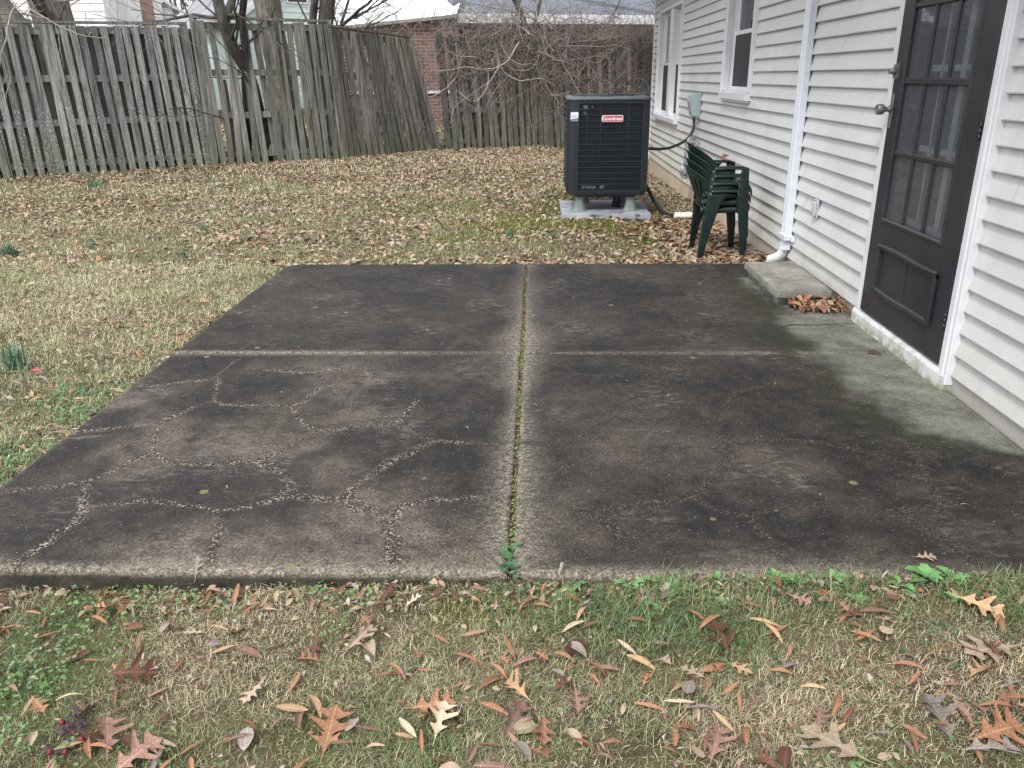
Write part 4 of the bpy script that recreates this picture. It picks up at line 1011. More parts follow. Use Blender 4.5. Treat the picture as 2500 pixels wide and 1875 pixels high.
def fence(name_label, A, B, zA, zB, hA, hB, leanA, leanB, mat, sp=.122, seed=1, rails=(.97, .66, .37, .09), miss=(), postx=(0, 1), cap=True, backs=True, fw=.09, railmat=None, sag=0, wild=.004, bw=.094):
    rng = random.Random(seed)
    A = Vector((A[0], A[1], 0)); B = Vector((B[0], B[1], 0)); L = (B-A).length; al = (B-A).normalized(); nr = Vector((al.y, -al.x, 0))
    f = thing('wooden_fence', name_label, 'fence', (0, 0, 0), 0, None)
    n = int(L/sp)
    def at(t): return A+(B-A)*t
    def zt(t): return zA+(zB-zA)*t
    def ht(t): return hA+(hB-hA)*t-sag*math.sin(math.pi*t)
    def lean(t): return math.tan(R(leanA+(leanB-leanA)*t))
    fr = []; bk = []
    for i in range(n+1):
        t = i/n; zb = gz1(*at(t).xy)
        l = lean(t)+rng.gauss(0, .006+wild)
        top = at(t)+al*(-0.0)+Vector((0, 0, zt(t)+ht(t)))
        h = ht(t)+rng.uniform(-.015, .015)+zt(t)-zb
        up = Vector((-al.x*l, -al.y*l, 1)).normalized()
        base = at(t)+Vector((0, 0, zb-.02))+al*(l*0)+nr*(.045)
        if i not in miss: fr.append((base+al*rng.uniform(-.008, .008), up, fw*rng.uniform(.93, 1.05), (h)/up.z-.01, nr, al, rng.random(), rng.gauss(0, wild)))
        if backs:
            b2 = at(t+.5/n)+Vector((0, 0, zb-.02))-nr*.045; 
            if True: bk.append((b2, up, bw, h/up.z-.03, nr, al, rng.random(), rng.gauss(0, wild)))
    strip_boards('front_boards', mat, f, fr, .017)
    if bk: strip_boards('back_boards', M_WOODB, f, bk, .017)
    for rz in rails:
        its = []; segs = max(2, int(L/.6)); V = []; T = []
        for i in range(segs+1):
            t = i/segs; l = lean(t); z = gz1(*at(t).xy)+(ht(t)+zt(t)-gz1(*at(t).xy))*rz-.03
            c = at(t)-al*(l*(z-gz1(*at(t).xy))); c.z = z+.006*math.sin(i*2+rz*9)
            for sn, sz in ((-1, -1), (1, -1), (1, 1), (-1, 1)): V.append(tuple(c+nr*(sn*.019)+Vector((0, 0, sz*.043)))); T.append(.4+.3*math.sin(rz*20))
        F = [(i*4+k, i*4+(k+1) % 4, (i+1)*4+(k+1) % 4, (i+1)*4+k) for i in range(segs) for k in range(4)]+[(3, 2, 1, 0), tuple(segs*4+k for k in range(4))]
        link('rail', fastmesh('rail', V, [np.array(F)], {'tone': ('FLOAT', T)}), railmat or mat, f)
    if cap:
        V = []; segs = 8
        for i in range(segs+1):
            t = i/segs; l = lean(t); c = at(t)-al*(l*(ht(t))); c.z = zt(t)+ht(t)+.012
            for sn, sz in ((-1, -1), (1, -1), (1, 1), (-1, 1)): V.append(tuple(c+nr*(sn*.062)+Vector((0, 0, sz*.016))))
        F = [(i*4+k, i*4+(k+1) % 4, (i+1)*4+(k+1) % 4, (i+1)*4+k) for i in range(segs) for k in range(4)]+[(3, 2, 1, 0), tuple(segs*4+k for k in range(4))]
        link('cap_rail', fastmesh('cap_rail', V, [np.array(F)], {'tone': ('FLOAT', np.full(len(V), .25))}), railmat or mat, f)
    for pt in postx:
        l = lean(pt); zb = gz1(*at(pt).xy); h = zt(pt)+ht(pt)-zb+.03
        V = []
        for z in (zb-.1, zb+h):
            c = at(pt)-al*(l*(z-zb)); c.z = z
            for sa, sn in ((-1, -1), (1, -1), (1, 1), (-1, 1)): V.append(tuple(c+al*(sa*.046)+nr*(sn*.046-.0)))
        F = [(k, (k+1) % 4, 4+(k+1) % 4, 4+k) for k in range(4)]+[(3, 2, 1, 0), (4, 5, 6, 7)]
        link('post', fastmesh('post', V, [np.array(F)], {'tone': ('FLOAT', np.full(8, .6))}), mat, f)
    recentre(f, (A.x, A.y, gz1(A.x, A.y)))
    return f
fence('old shadowbox board fence section on the far left, mottled grey with pale lichen', (-7.05, 9.02), (-4.77, 10.20), .13, .135, 1.90, 1.905, 1, 2.5, M_WOOD, seed=3, postx=(.0, .22, 1), fw=.088, sp=.125, bw=.128)
fence('dark grey fence stretch at the left photo edge with climbing twigs', (-9.4, 8.0), (-7.06, 9.0), .12, .13, 1.85, 1.88, 3, 2, M_WOOD3, seed=5, postx=(0,), fw=.088, sp=.125, bw=.128)
fence('taller middle fence section with broken gaps where a tree grows through its top rail', (-4.66, 10.16), (-2.95, 11.0), .135, .13, 1.98, 1.96, 1.0, 2.2, M_WOOD2, seed=8, postx=(0, 1), miss=(7,), backs=False, sp=.118, fw=.086, wild=.012)
fence('sagging brown fence section leaning right beside the gap that shows brickwork', (-2.93, 11.02), (-1.62, 12.3), .13, .165, 1.90, 1.74, 4, 15, M_WOOD3, seed=11, postx=(0,), cap=True, sp=.110, fw=.088, wild=.008)
fence('long fence section behind the air conditioner, tangled over with bare vines', (-1.44, 12.40), (4.2, 14.5), .17, .16, 1.80, 1.74, 3.5, 2.5, M_WOOD3, seed=15, postx=(0, .3, .62, .9), cap=False, sp=.110, fw=.082, wild=.012, bw=.090)
# extra odd back boards in the broken middle section
mf = [o for o in bpy.data.objects if o.name.startswith('wooden_fence') and 'broken' in o.get('label', '')][0]
A = Vector((-4.66, 10.16, 0)); B = Vector((-2.95, 11.0, 0)); al = (B-A).normalized(); nr = Vector((al.y, -al.x, 0)); its = []
for t, l, hh, ww in ((.035, .03, 1.9, .09), (.16, .03, 1.2, .085), (.24, .05, 1.85, .08), (.34, -.0, .75, .09), (.47, .06, 1.9, .09), (.62, .02, 1.88, .09), (.77, .05, 1.86, .085), (.86, .05, 1.86, .085), (.93, .05, 1.86, .085)):
    b = A+(B-A)*t-nr*.045; b.z = .12; its.append((b, Vector((-al.x*l, -al.y*l, 1)).normalized(), ww, hh, nr, al, random.random(), .01))
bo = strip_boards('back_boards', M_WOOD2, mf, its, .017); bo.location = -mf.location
its = []
for t, ang, hh in ((.20, 1.15, .34), (.60, -1.0, .40), (.56, .9, .3)):
    b = A+(B-A)*t-nr*.02; b.z = .15; its.append((b, (al*math.sin(ang)+Vector((0, 0, math.cos(ang)))).normalized(), .10, hh, nr, (al*math.cos(ang)-Vector((0, 0, math.sin(ang)))), .7, 0))
bo = strip_boards('loose_boards', M_WOOD2, mf, its, .017); bo.location = -mf.location

# ------------------------------------------------------------------ numpy tubes for trees and vines
def np_tubes(paths, sides=5):
    Vs = []; Fs = []; base = 0
    ang = np.linspace(0, 2*np.pi, sides, endpoint=False); ca, sa = np.cos(ang), np.sin(ang)
    for P, r in paths:
        P = np.asarray(P, float); r = np.asarray(r, float); n = len(P)
        T = np.gradient(P, axis=0); T /= np.linalg.norm(T, axis=1, keepdims=True)+1e-9
        ref = np.array([0, 0, 1.0]) if abs(T[0, 2]) < .8 else np.array([1.0, 0, 0])
        A_ = np.cross(T, ref); A_ /= np.linalg.norm(A_, axis=1, keepdims=True)+1e-9; B_ = np.cross(T, A_)
        V = P[:, None]+(A_[:, None]*ca[None, :, None]+B_[:, None]*sa[None, :, None])*r[:, None, None]
        Vs.append(V.reshape(-1, 3)); i = np.arange(n-1)[:, None]*sides; k = np.arange(sides)[None]; k2 = (k+1) % sides
        Fs.append(np.stack([i+k, i+k2, i+sides+k2, i+sides+k], -1).reshape(-1, 4)+base); base += n*sides
    return np.concatenate(Vs), np.concatenate(Fs)
def branch_paths(rng, p, d, L, r, depth, out, kinks=6, up=.12, spread=.7, ratio=.62, wob=.16, nch=(2, 4), rmin=.0018):
    n = kinks; P = [p.copy()]; q = p.copy(); dd = d/np.linalg.norm(d)
    for i in range(n):
        dd = dd+rng.normal(0, wob, 3); dd[2] += up*.2; dd /= np.linalg.norm(dd); q = q+dd*L/n; P.append(q.copy())
    rr = np.linspace(r, r*(.55 if depth else .2), n+1); out.append((np.array(P), rr))
    if depth == 0 or r < rmin: return
    for c in range(rng.integers(nch[0], nch[1]+1)):
        t = rng.uniform(.25, 1.0); i = min(n-1, int(t*n)); pp = P[i]+(P[i+1]-P[i])*(t*n-i)
        nd = dd+rng.normal(0, spread, 3); nd[2] += up
        branch_paths(rng, pp, nd, L*rng.uniform(.5, .8)*(ratio/.62), r*(1-.45*t)*rng.uniform(.45, .7), depth-1, out, kinks, up, spread, ratio, wob, nch, rmin)
def big_trunk(path, r0, r1, sides=14, seed=0):
    P = np.array([tuple(v) for v in spl(path, 36)]); n = len(P); r = np.linspace(r0, r1, n); V, F = np_tubes([(P, r)], sides)
    a = np.tile(np.arange(sides), n); rr_ = np.repeat(P, sides, 0); d = V-rr_
    k = 1+.16*(vn(a*1.3+seed, V[:, 2]*1.5, seed)-.5)*2+.08*(vn(a*3.1, V[:, 2]*6, seed+3)-.5)*2
    return rr_+d*k[:, None], F
def tree(label, trunks, mat, seed, subs, loc, group=None, twigmat=None, up=.15):
    t = thing('bare_tree', label, 'tree', (0, 0, 0), 0, group); rng = np.random.default_rng(seed); paths = []
    for (path, r0, r1) in trunks:
        V, F = big_trunk(path, r0, r1, 16, seed); link('trunk', fastmesh('trunk', V, [F], None, True), mat, t)
        P = np.array([tuple(v) for v in spl(path, 36)])
        for i in range(subs):
            k = rng.integers(len(P)//3, len(P)-1); d = rng.normal(0, 1, 3); d[2] = abs(d[2])*.6+.1
            branch_paths(rng, P[k], d, rng.uniform(.9, 2.0), max(r1*.35, .012)*rng.uniform(.4, 1), 3, paths, 6, up, .75, .62, .17, (2, 4))
        branch_paths(rng, P[-1], P[-1]-P[-3], 2.4, r1*.9, 4, paths, 6, up, .6)
    if paths:
        V, F = np_tubes(paths, 5); link('branches', fastmesh('branches', V, [F], None, True), twigmat or mat, t)
    recentre(t, loc); return t
tree('dark forked tree growing through the top rail of the middle fence section', [([(-4.02, 10.75, .1), (-4.08, 10.65, .9), (-4.12, 10.50, 1.35), (-4.20, 10.22, 1.75), (-4.27, 10.12, 2.15), (-4.36, 10.2, 2.7), (-4.46, 10.4, 3.8)], .085, .07),
      ([(-4.25, 10.16, 2.05), (-4.15, 10.2, 2.3), (-3.98, 10.3, 2.7), (-3.8, 10.4, 3.4)], .06, .035), ([(-4.36, 10.7, .1), (-4.24, 10.6, .9), (-4.15, 10.45, 1.4)], .06, .06)], M_BARKD, 21, 3, (-4.05, 10.75, .1))
tree('thick pale trunk with furrowed bark just behind the middle fence', [([(-3.95, 11.8, .1), (-4.02, 11.8, 1.2), (-4.12, 11.8, 2.4), (-4.25, 11.8, 4.2)], .24, .19)], M_BARK, 22, 4, (-3.95, 11.8, .1))
tree('dark leaning trunk behind the right part of the middle fence section', [([(-3.35, 11.6, .1), (-3.30, 11.55, 1.0), (-3.22, 11.5, 1.9), (-3.05, 11.5, 2.7), (-2.8, 11.5, 4.0)], .13, .10), ([(-3.40, 11.55, 1.3), (-3.38, 11.5, 2.0), (-3.28, 11.45, 2.5), (-3.05, 11.4, 3.4)], .065, .045)], M_BARKD, 23, 3, (-3.35, 11.6, .1))
tree('massive multi stemmed old tree behind the left fence section', [([(-6.9, 10.9, .1), (-7.0, 10.9, 1.4), (-7.1, 10.9, 2.4), (-7.3, 10.9, 4.0)], .30, .24), ([(-7.35, 10.8, .1), (-7.5, 10.8, 1.8), (-7.85, 10.8, 2.5), (-8.5, 10.8, 3.9)], .18, .14)], M_BARK, 24, 6, (-6.9, 10.9, .1))
tree('dark leaning trunk at the far left edge above the fence', [([(-7.3, 9.6, .1), (-7.75, 9.65, 1.6), (-8.15, 9.7, 2.2), (-9.2, 9.7, 3.0)], .085, .06), ([(-7.82, 9.55, 1.2), (-7.72, 9.2, 1.9), (-7.6, 9.1, 2.2), (-7.65, 9.1, 3.2)], .05, .04)], M_BARK, 25, 7, (-7.3, 9.6, .1), None, M_TWIG, -.1)
tree('scrubby forked tree behind the vine covered fence', [([(-.15, 13.2, .1), (-.10, 13.1, 1.2), (-.12, 13.0, 2.0), (-.35, 13.0, 2.6), (-.75, 13.1, 3.2)], .065, .04), ([(-.12, 13.0, 1.6), (.1, 13.0, 2.4), (.35, 13.0, 3.4)], .035, .02)], M_BARKD, 26, 12, (-.15, 13.2, .1), None, M_TWIG, -.1)
tree('thin branches drooping from a tree right of the brick house roof', [([(2.9, 15.6, .1), (2.8, 15.6, 1.8), (2.5, 15.4, 3.0), (1.6, 15.2, 3.9)], .09, .05)], M_BARKD, 27, 12, (2.9, 15.6, .1), None, M_TWIG, -.35)
# bare thickets behind the sagging fence (each a shrub)
def shrub(label, c, n, h, seed, mat, group, sprd=.5):
    rng = np.random.default_rng(seed); paths = []
    for i in range(n):
        p = np.array([c[0]+rng.normal(0, sprd), c[1]+rng.normal(0, .3), .1]); d = np.array([rng.normal(0, .35), rng.normal(0, .25), 1.0])
        branch_paths(rng, p, d, h*rng.uniform(.45, .75), rng.uniform(.008, .016), 3, paths, 6, .02, .75, .68, .22, (3, 5), .0012)
    V, F = np_tubes(paths, 4); o = link('bare_shrub', fastmesh('bare_shrub', V - np.array([c[0], c[1], .1]), [F]), mat); o.location = (c[0], c[1], .1)
    tag(o, label, 'shrub', group); return o
shrub('lavender grey tangle of bare twigs rising behind the sagging brown fence', (-2.3, 12.6), 17, 2.5, 31, M_TWIG, None)
shrub('sparse bare twigs above the brickwork gap in the fence', (-1.5, 13.5), 12, 2.5, 32, M_TWIG, None)
shrub('bare bush with drooping twigs in front of the brick house gutter', (-.2, 14.2), 11, 2.7, 33, M_TWIG, None, .7)
shrub('thin reddish brush against the brick wall right of the small window', (1.9, 15.2), 12, 2.0, 34, M_VINED, None, .9)

# ------------------------------------------------------------------ vines over the fence
def vine(label, x0, x1, n, seed, mat, rad, droop, name='climbing_vine', zb=(1.5, 2.1), ln=(.8, 2.2), high=.3):
    rng = np.random.default_rng(seed); paths = []
    fa = np.array([-1.44, 12.40]); fd = np.array([5.64, 2.1]); fl = np.linalg.norm(fd); fdn = fd/fl; nrm = np.array([fdn[1], -fdn[0]])
    for i in range(n):
        t = rng.uniform(x0, x1); s = rng.uniform(*zb); off = rng.uniform(-.05, .28)
        q = np.array([t, off, s]); L = rng.uniform(*ln); m = 26; dd = rng.normal(0, 1, 3)*np.array([1, .3, .8]); dd /= np.linalg.norm(dd); P = []
        curl = rng.normal(0, .10); 
        for k in range(m):
            P.append(q.copy()); c_, s_ = math.cos(curl), math.sin(curl); a, b = dd[0], dd[2]; dd[0], dd[2] = a*c_-b*s_, a*s_+b*c_
            dd += rng.normal(0, .13, 3)*np.array([1, .5, 1]); dd[2] -= droop*.05; dd[1] += (.10-q[1])*.4
            if q[2] > 2.0+high: dd[2] -= .15
            if q[2] < .5: dd[2] += .15
            if q[1] < .075 and q[2] < 2.0: dd[1] = abs(dd[1])*.5+.02
            dd /= np.linalg.norm(dd); q = q+dd*L/m; curl = np.clip(curl+rng.normal(0, .05), -.25, .25)
        P = np.array(P); W_ = np.stack([fa[0]+fdn[0]*P[:, 0]+nrm[0]*P[:, 1], fa[1]+fdn[1]*P[:, 0]+nrm[1]*P[:, 1], P[:, 2]], 1)
        r0 = rad*rng.uniform(.5, 1.4); paths.append((W_, np.linspace(r0, r0*.45, m)))
        for c in range(rng.integers(0, 4)):
            k = rng.integers(3, m-2); branch_paths(rng, W_[k], W_[k+1]-W_[k]+rng.normal(0, .04, 3), rng.uniform(.2, .5), r0*.5, 1, paths, 6, -.2, .6, .62, .25, (1, 3))
    V, F = np_tubes(paths, 5); c = V.mean(0); c[2] = .15
    o = link(name, fastmesh(name, V-c, [F], None, True), mat); o.location = tuple(c); tag(o, label, 'vine'); return o
vine('pale thick looping vine stems hanging over the fence left of the air conditioner', .5, 2.0, 50, 41, M_VINE, .0090, 1.0, zb=(1.4, 2.15), ln=(.8, 2.0))
vine('dense brown tangle of thin vines draped on the fence behind the air conditioner', .4, 3.6, 380, 42, M_VINED, .0040, 1.4, zb=(1.15, 2.15), ln=(.5, 1.5))
vine('thin grey vine tendrils arching above the vine covered fence top', .0, 4.2, 260, 43, M_TWIG, .0032, .3, zb=(1.75, 2.35), ln=(.6, 1.6), high=.6)
vine('reddish brown mat of vine twigs along the fence top below the brick wall', .6, 4.3, 330, 44, M_VINED, .0034, .4, zb=(1.75, 2.1), ln=(.4, 1.0), high=.15)
vine('wiry bare vine twigs sprawling over the sagging fence toward the brickwork gap', -1.9, .5, 120, 45, M_VINED, .0045, .6, zb=(1.6, 2.2), ln=(.5, 1.4), high=.3)
vine('pale crooked vine climbing the left end of the sagging brown fence', -1.6, -1.2, 10, 46, M_VINE, .012, .6, zb=(.9, 1.7), ln=(.9, 1.5))
# twigs over the left fence
def twigs(label, pts, seed, mat, r=.008):
    rng = np.random.default_rng(seed); paths = []
    for p, d, L in pts: branch_paths(rng, np.array(p, float), np.array(d, float), L, r, 3, paths, 8, -.1, .55, .62, .16, (2, 4))
    V, F = np_tubes(paths, 5); c = np.array(pts[0][0], float); o = link('hanging_branch', fastmesh('hanging_branch', V-c, [F], None, True), mat); o.location = tuple(c); return tag(o, label, 'branch')
twigs('pale bent twig hanging in front of the left fence boards', [((-6.45, 9.0, 2.25), (-.5, -.1, -.9), 1.3), ((-6.35, 9.05, 2.2), (.9, -.1, -.5), 1.0)], 51, M_VINE, .010)
twigs('thin arching bare branches crossing above the left fence', [((-6.3, 9.6, 2.3), (1, 0, .1), 1.7), ((-6.2, 9.6, 2.6), (1, 0, -.15), 2.2), ((-6.4, 9.6, 2.1), (-1, 0, .5), 1.2)], 52, M_TWIG, .012)
twigs('dark branch hanging against the sky at the right of the brick house roof', [((1.9, 13.2, 2.75), (-1, 0, -.15), 1.6), ((1.6, 13.2, 2.7), (-.2, 0, -.6), .5)], 53, M_BARKD, .012)

# ------------------------------------------------------------------ neighbouring houses
def building(label, origin, rz, w_, d_, h_, rise, ridge_along_x, wallm, roofm, over=.4, windows=(), wallname='wall', fascia=True, lower=None):
    b = thing('neighbour_house', label, 'house')
    M = Matrix.Translation(origin) @ Matrix.Rotation(rz, 4, 'Z')
    def bl(mb, name, mat, par): return mb.build(name, mat, par)
    mb = MB()
    if ridge_along_x:
        mb.prism([(0, 0), (d_, 0), (d_, h_), (d_/2, h_+rise), (0, h_)], 0, w_, 'x', M)
    else:
        mb.prism([(0, 0), (w_, 0), (w_, h_), (w_/2, h_+rise), (0, h_)], 0, d_, 'y', M)
    bl(mb, 'wall', wallm, b)
    mb = MB(); t = .12
    if ridge_along_x:
        k = rise/(d_/2); e = over
        mb.prism([(-e, h_-k*e), (d_/2, h_+rise), (d_+e, h_-k*e), (d_+e, h_-k*e+t), (d_/2, h_+rise+t), (-e, h_-k*e+t)], -.25, w_+.25, 'x', M)
    else:
        k = rise/(w_/2); e = over
        mb.prism([(-e, h_-k*e), (w_/2, h_+rise), (w_+e, h_-k*e), (w_+e, h_-k*e+t), (w_/2, h_+rise+t), (-e, h_-k*e+t)], -.25, d_+.25, 'y', M)
    rf = bl(mb, 'roof', roofm, b)
    if fascia:
        mb = MB()
        if ridge_along_x:
            mb.box((-.26, -e-.10, h_-k*e-.10), (w_+.26, -e-.005, h_-k*e+t-.01), M); mb.box((-.25, -e, h_-k*e-.06), (w_+.25, -.005, h_-k*e-.02), M)
        else:
            for s in (0, 1):
                x0, x1 = (-e, w_/2) if s == 0 else (w_+e, w_/2)
                mb.prism([(x0, h_-k*e-.10), (x1, h_+rise-.10), (x1, h_+rise+t+.01), (x0, h_-k*e+t+.01)], -.30, -.255, 'y', M)
        bl(mb, 'fascia', M_WHITE, rf)
    for (x0, x1, z0, z1, kind) in windows:
        mb = MB(); mb.bbox((x0-.07, -.05, z0-.07), (x1+.07, -.003, z1+.07), .01, M); f = bl(mb, 'window', M_WHITE2, b)
        mb = MB(); mb.box((x0, -.056, z0), (x1, -.052, z1), M); bl(mb, 'pane', M_SCREEN if kind == 0 else M_WHITE, f)
    recentre(b, tuple(origin)); return b
def slats(name, mat, par, M, x0, x1, z0, z1, step):
    mb = MB(); z = z0
    while z < z1: mb.prism([(-.004, z), (-.022, z), (-.006, z+step*.96), (-.004, z+step*.96)], x0, x1, 'x', M); z += step
    return mb
# brick rancher behind the right fence
building('brick house with grey shingle roof and white gutter beyond the vine covered fence', (-1.75, 19.4, .0), R(20.0), 16, 7, 2.80, 1.9, True, M_BRICK, M_ROOF, .45,
         [(2.18, 2.66, 1.75, 2.44, 0), (3.63, 4.04, 2.18, 2.42, 1)])
# brick wing with white low roof, left of it
wing = thing('brick_outbuilding', 'low brick wing with a bright white metal roof seen through the fence gap', 'outbuilding')
mb = MB(); mb.prism([(-4.9, 0), (-1.8, 0), (-1.8, 2.54), (-4.9, 2.30)], 18.7, 23, 'y'); mb.build('wall', M_BRICK, wing)
mb = MB(); mb.prism([(-5.3, 2.27), (-1.78, 2.55), (-1.78, 2.61), (-5.3, 2.33)], 18.45, 23.3, 'y'); mb.build('fascia', M_CONC, wing)
mb = MB(); mb.add([(-5.3, 18.47, 2.34), (-1.78, 18.47, 2.62), (-1.78, 23.3, 4.2), (-5.3, 23.3, 4.0)], [(0, 1, 2, 3)]); mb.add([(-5.3, 18.47, 2.335), (-1.78, 18.47, 2.615), (-1.78, 23.3, 4.195), (-5.3, 23.3, 3.995)], [(3, 2, 1, 0)]); mb.build('roof', M_ROOFW, wing)
mb = MB(); mb.box((-4.9, 18.63, .90), (-1.8, 18.69, .96)); mb.build('sill_course', M_WHITE, wing)
recentre(wing, (-3.3, 20, 0))
# mint gable
MO = (-10.35, 28.0, 0)
mg = building('pale mint house with steep grey roof and gable end behind the middle fence', MO, R(42), 5.0, 6.5, 3.05, 1.75, False, M_MINT, M_ROOF2, .35, [(2.15, 2.85, 3.75, 4.25, 0)])
M = Matrix.Translation(MO) @ Matrix.Rotation(R(42), 4, 'Z')
mb = slats('siding_laps', M_MINT, mg, M, 0, 5.0, .2, 3.0, .2)
z = 3.0
while z < 4.5:
    k = (z-3.0)/1.75*2.5+.25; mb.prism([(-.004, z), (-.022, z), (-.006, z+.192), (-.004, z+.192)], k, 5.0-k, 'x', M); z += .2
o = mb.build('siding_laps', M_MINT, mg); o.location = tuple(-v for v in mg.location)
building('small grey gabled house with blue grey roof far beyond the left fence', (-27.2, 58.0, .0), R(32), 3.6, 6, 4.9, 1.2, False, simple('grey beige siding', (.42, .42, .41), .6, .06, 2), M_ROOF, .4, [(1.3, 2.3, 4.6, 5.6, 1)])
wh = building('white clapboard house rising behind the far left of the fence', (-15.8, 17.0, .0), R(14), 6.0, 8, 6.2, 2, True, M_WSID, M_ROOF, .3, [(3.2, 4.4, 1.6, 2.6, 0)])
M = Matrix.Translation((-15.8, 17.0, 0)) @ Matrix.Rotation(R(14), 4, 'Z')
o = slats('siding_laps', M_WSID, wh, M, 0, 6.0, 1.5, 6.0, .16).build('siding_laps', M_WSID, wh); o.location = tuple(-v for v in wh.location)
# utility pole
mb = MB(); mb.tube([(-9.85, 20.5, 0), (-9.93, 20.5, 9)], [.17, .13], 14)
o = mb.build('utility_pole', simple('reddish pole wood', (.42, .29, .235), .85, .25, 5, bump=.3)); tag(o, 'reddish brown wooden utility pole standing between the houses behind the left fence', 'utility pole')
# parked-car like grey bin seen low through the gap: garden beyond is plain lawn.  far bare trees:
protos = []
for sd in range(4):
    rng = np.random.default_rng(100+sd); paths = []
    P = np.array([[0, 0, 0], [rng.normal(0, .2), 0, 3], [rng.normal(0, .4), rng.normal(0, .3), 6.5], [rng.normal(0, .6), 0, 10]]); P = np.array([tuple(v) for v in spl(P, 15)])
    paths.append((P, np.linspace(.17, .06, len(P))))
    for i in range(13):
        k = rng.integers(3, len(P)-1); d = rng.normal(0, 1, 3); d[2] = abs(d[2])+.7
        branch_paths(rng, P[k], d, rng.uniform(2.2, 4.2), .075, 3, paths, 5, .25, .5, .62, .13, (3, 5), .004)
    V, F = np_tubes(paths, 4); protos.append(fastmesh('bare_tree', V, [F], None, True)); protos[-1].materials.append(M_TWIG)
rng = random.Random(77); cnt = 0
SIDE = ['left', 'middle', 'right']
for i in range(110):
    y = rng.uniform(44, 85); px = rng.uniform(-.66, .16); x = CAM[0]+px*y
    if -.2 < px and rng.random() < .35: continue
    o = bpy.data.objects.new('bare_tree', protos[i % 4]); COL.objects.link(o); o.location = (x, y, .1); o.rotation_euler = (0, 0, rng.uniform(0, 6.28)); sc = rng.uniform(.75, 1.25); o.scale = (sc, sc, sc)
    tag(o, 'slender leafless tree in the distant grey wood behind the houses', 'tree', 'leafless trees of the distant wood')

# ------------------------------------------------------------------ ground cover as merged instances
def colmix(a, b, t): return a[None]*(1-t[:, None])+b[None]*t[:, None]
def inst(name, tV, tF, pos, scale, yaw, tilt, roll, cols, mat, kind='stuff', extra=None, shade=None):
    """tV (k,3) template; merged numpy copies with colour attribute"""
    N = len(pos); k = len(tV); cy_, sy_ = np.cos(yaw), np.sin(yaw); ct, st_ = np.cos(tilt), np.sin(tilt); cr, sr = np.cos(roll), np.sin(roll)
    x = tV[None, :, 0]*scale[:, None]; y = tV[None, :, 1]*scale[:, None]; z = tV[None, :, 2]*scale[:, None]
    if extra is not None: x, y, z = extra(x, y, z)
    y2 = y*cr[:, None]-z*sr[:, None]; z2 = y*sr[:, None]+z*cr[:, None]
    x3 = x*ct[:, None]+z2*st_[:, None]; z3 = -x*st_[:, None]+z2*ct[:, None]
    X = x3*cy_[:, None]-y2*sy_[:, None]+pos[:, 0:1]; Y = x3*sy_[:, None]+y2*cy_[:, None]+pos[:, 1:2]; Z = z3+pos[:, 2:3]
    V = np.stack([X, Y, Z], -1).reshape(-1, 3)
    Fs = [(np.asarray(f)[None]+np.arange(N)[:, None, None]*k).reshape(-1, len(f[0])) for f in tF]
    C = np.repeat(np.concatenate([cols, np.ones((N, 1))], 1), k, 0)
    if shade is not None: C[:, :3] *= np.tile(shade, N)[:, None]
    return V, Fs, C
def emit(name, parts, mat, label=None, cat=None, kind='stuff'):
    Vs = []; Q = {}; Cs = []; b = 0
    for V, Fs, C in parts:
        for f in Fs: Q.setdefault(f.shape[1], []).append(f+b)
        Vs.append(V); Cs.append(C); b += len(V)
    me = fastmesh(name, np.concatenate(Vs), [np.concatenate(v) for v in Q.values()], {'col': ('FLOAT_COLOR', np.concatenate(Cs))})
    return tag(link(name, me, mat), label, cat, kind=kind)
def vis(x, y, z=0, m=60):
    q = np.stack([x-CAM[0], y-CAM[1], np.zeros_like(x)+z-CAM[2]], -1); d = q@fw; u = 1250+1991.7*(q@r2)/d; v = 937.5+1991.7*(q@d2)/d
    return (d > .2) & (u > -m-120) & (u < 2560+m) & (v < 1930+m) & (v > -200)
def free(x, y, mg=.0):
    pat = (x > PL-mg) & (y > 0-mg) & (y < PB+mg); hse = x > PW-.01
    padm = (x > .33) & (x < 1.28) & (y > 6.59) & (y < 7.63)
    # beyond fence
    fy = np.interp(x, [-9.4, -7.05, -4.77, -2.95, -1.5, 4.2], [8.0, 9.02, 10.2, 11.0, 12.35, 14.5])
    return ~pat & ~hse & ~padm, y < fy-.05
OAKW = [.012, .03, .045, .10, .24, .10, .055, .09, .36, .40, .12, .06, .22, .30, .13, .07, .004]
# leaf templates -----------------------------------------------------------
def leaf_template(kind, n=9, curl=.25, bend=.2, seed=0, thick=False):
    r = np.random.default_rng(seed); s = np.linspace(0, 1, n); V = []
    for i, t in enumerate(s):
        if kind == 'willow': w_ = .095*math.sin(math.pi*min(1, t*.96+.04))**.75+.004
        elif kind == 'oak':
            w_ = (OAKW[i]+.0) if n == 17 else .3*math.sin(math.pi*t)*(.5+.5*(i % 2))+.01
        else: w_ = .24*math.sin(math.pi*t**.8)**.7+.01
        zc = bend*math.sin(math.pi*t)*.5
        sw = r.normal(0, .02) if kind == 'oak' else 0
        a = r.uniform(.8, 1.2) if kind == 'oak' else 1; fx_ = .10*max(0, w_-.14)/.2 if kind == 'oak' else 0
        V += [(t-.5+fx_, -w_*a, zc+curl*w_*1.1), (t-.5+fx_*.4, -w_*.5, zc+curl*w_*.25), (t-.5, sw*.5, zc), (t-.5+fx_*.4, w_*.5, zc+curl*w_*.3), (t-.5+fx_, w_/a, zc+curl*w_)]
    F = [(i*5+j, i*5+j+1, (i+1)*5+j+1, (i+1)*5+j) for i in range(n-1) for j in range(4)]
    return np.array(V), [np.array(F)]
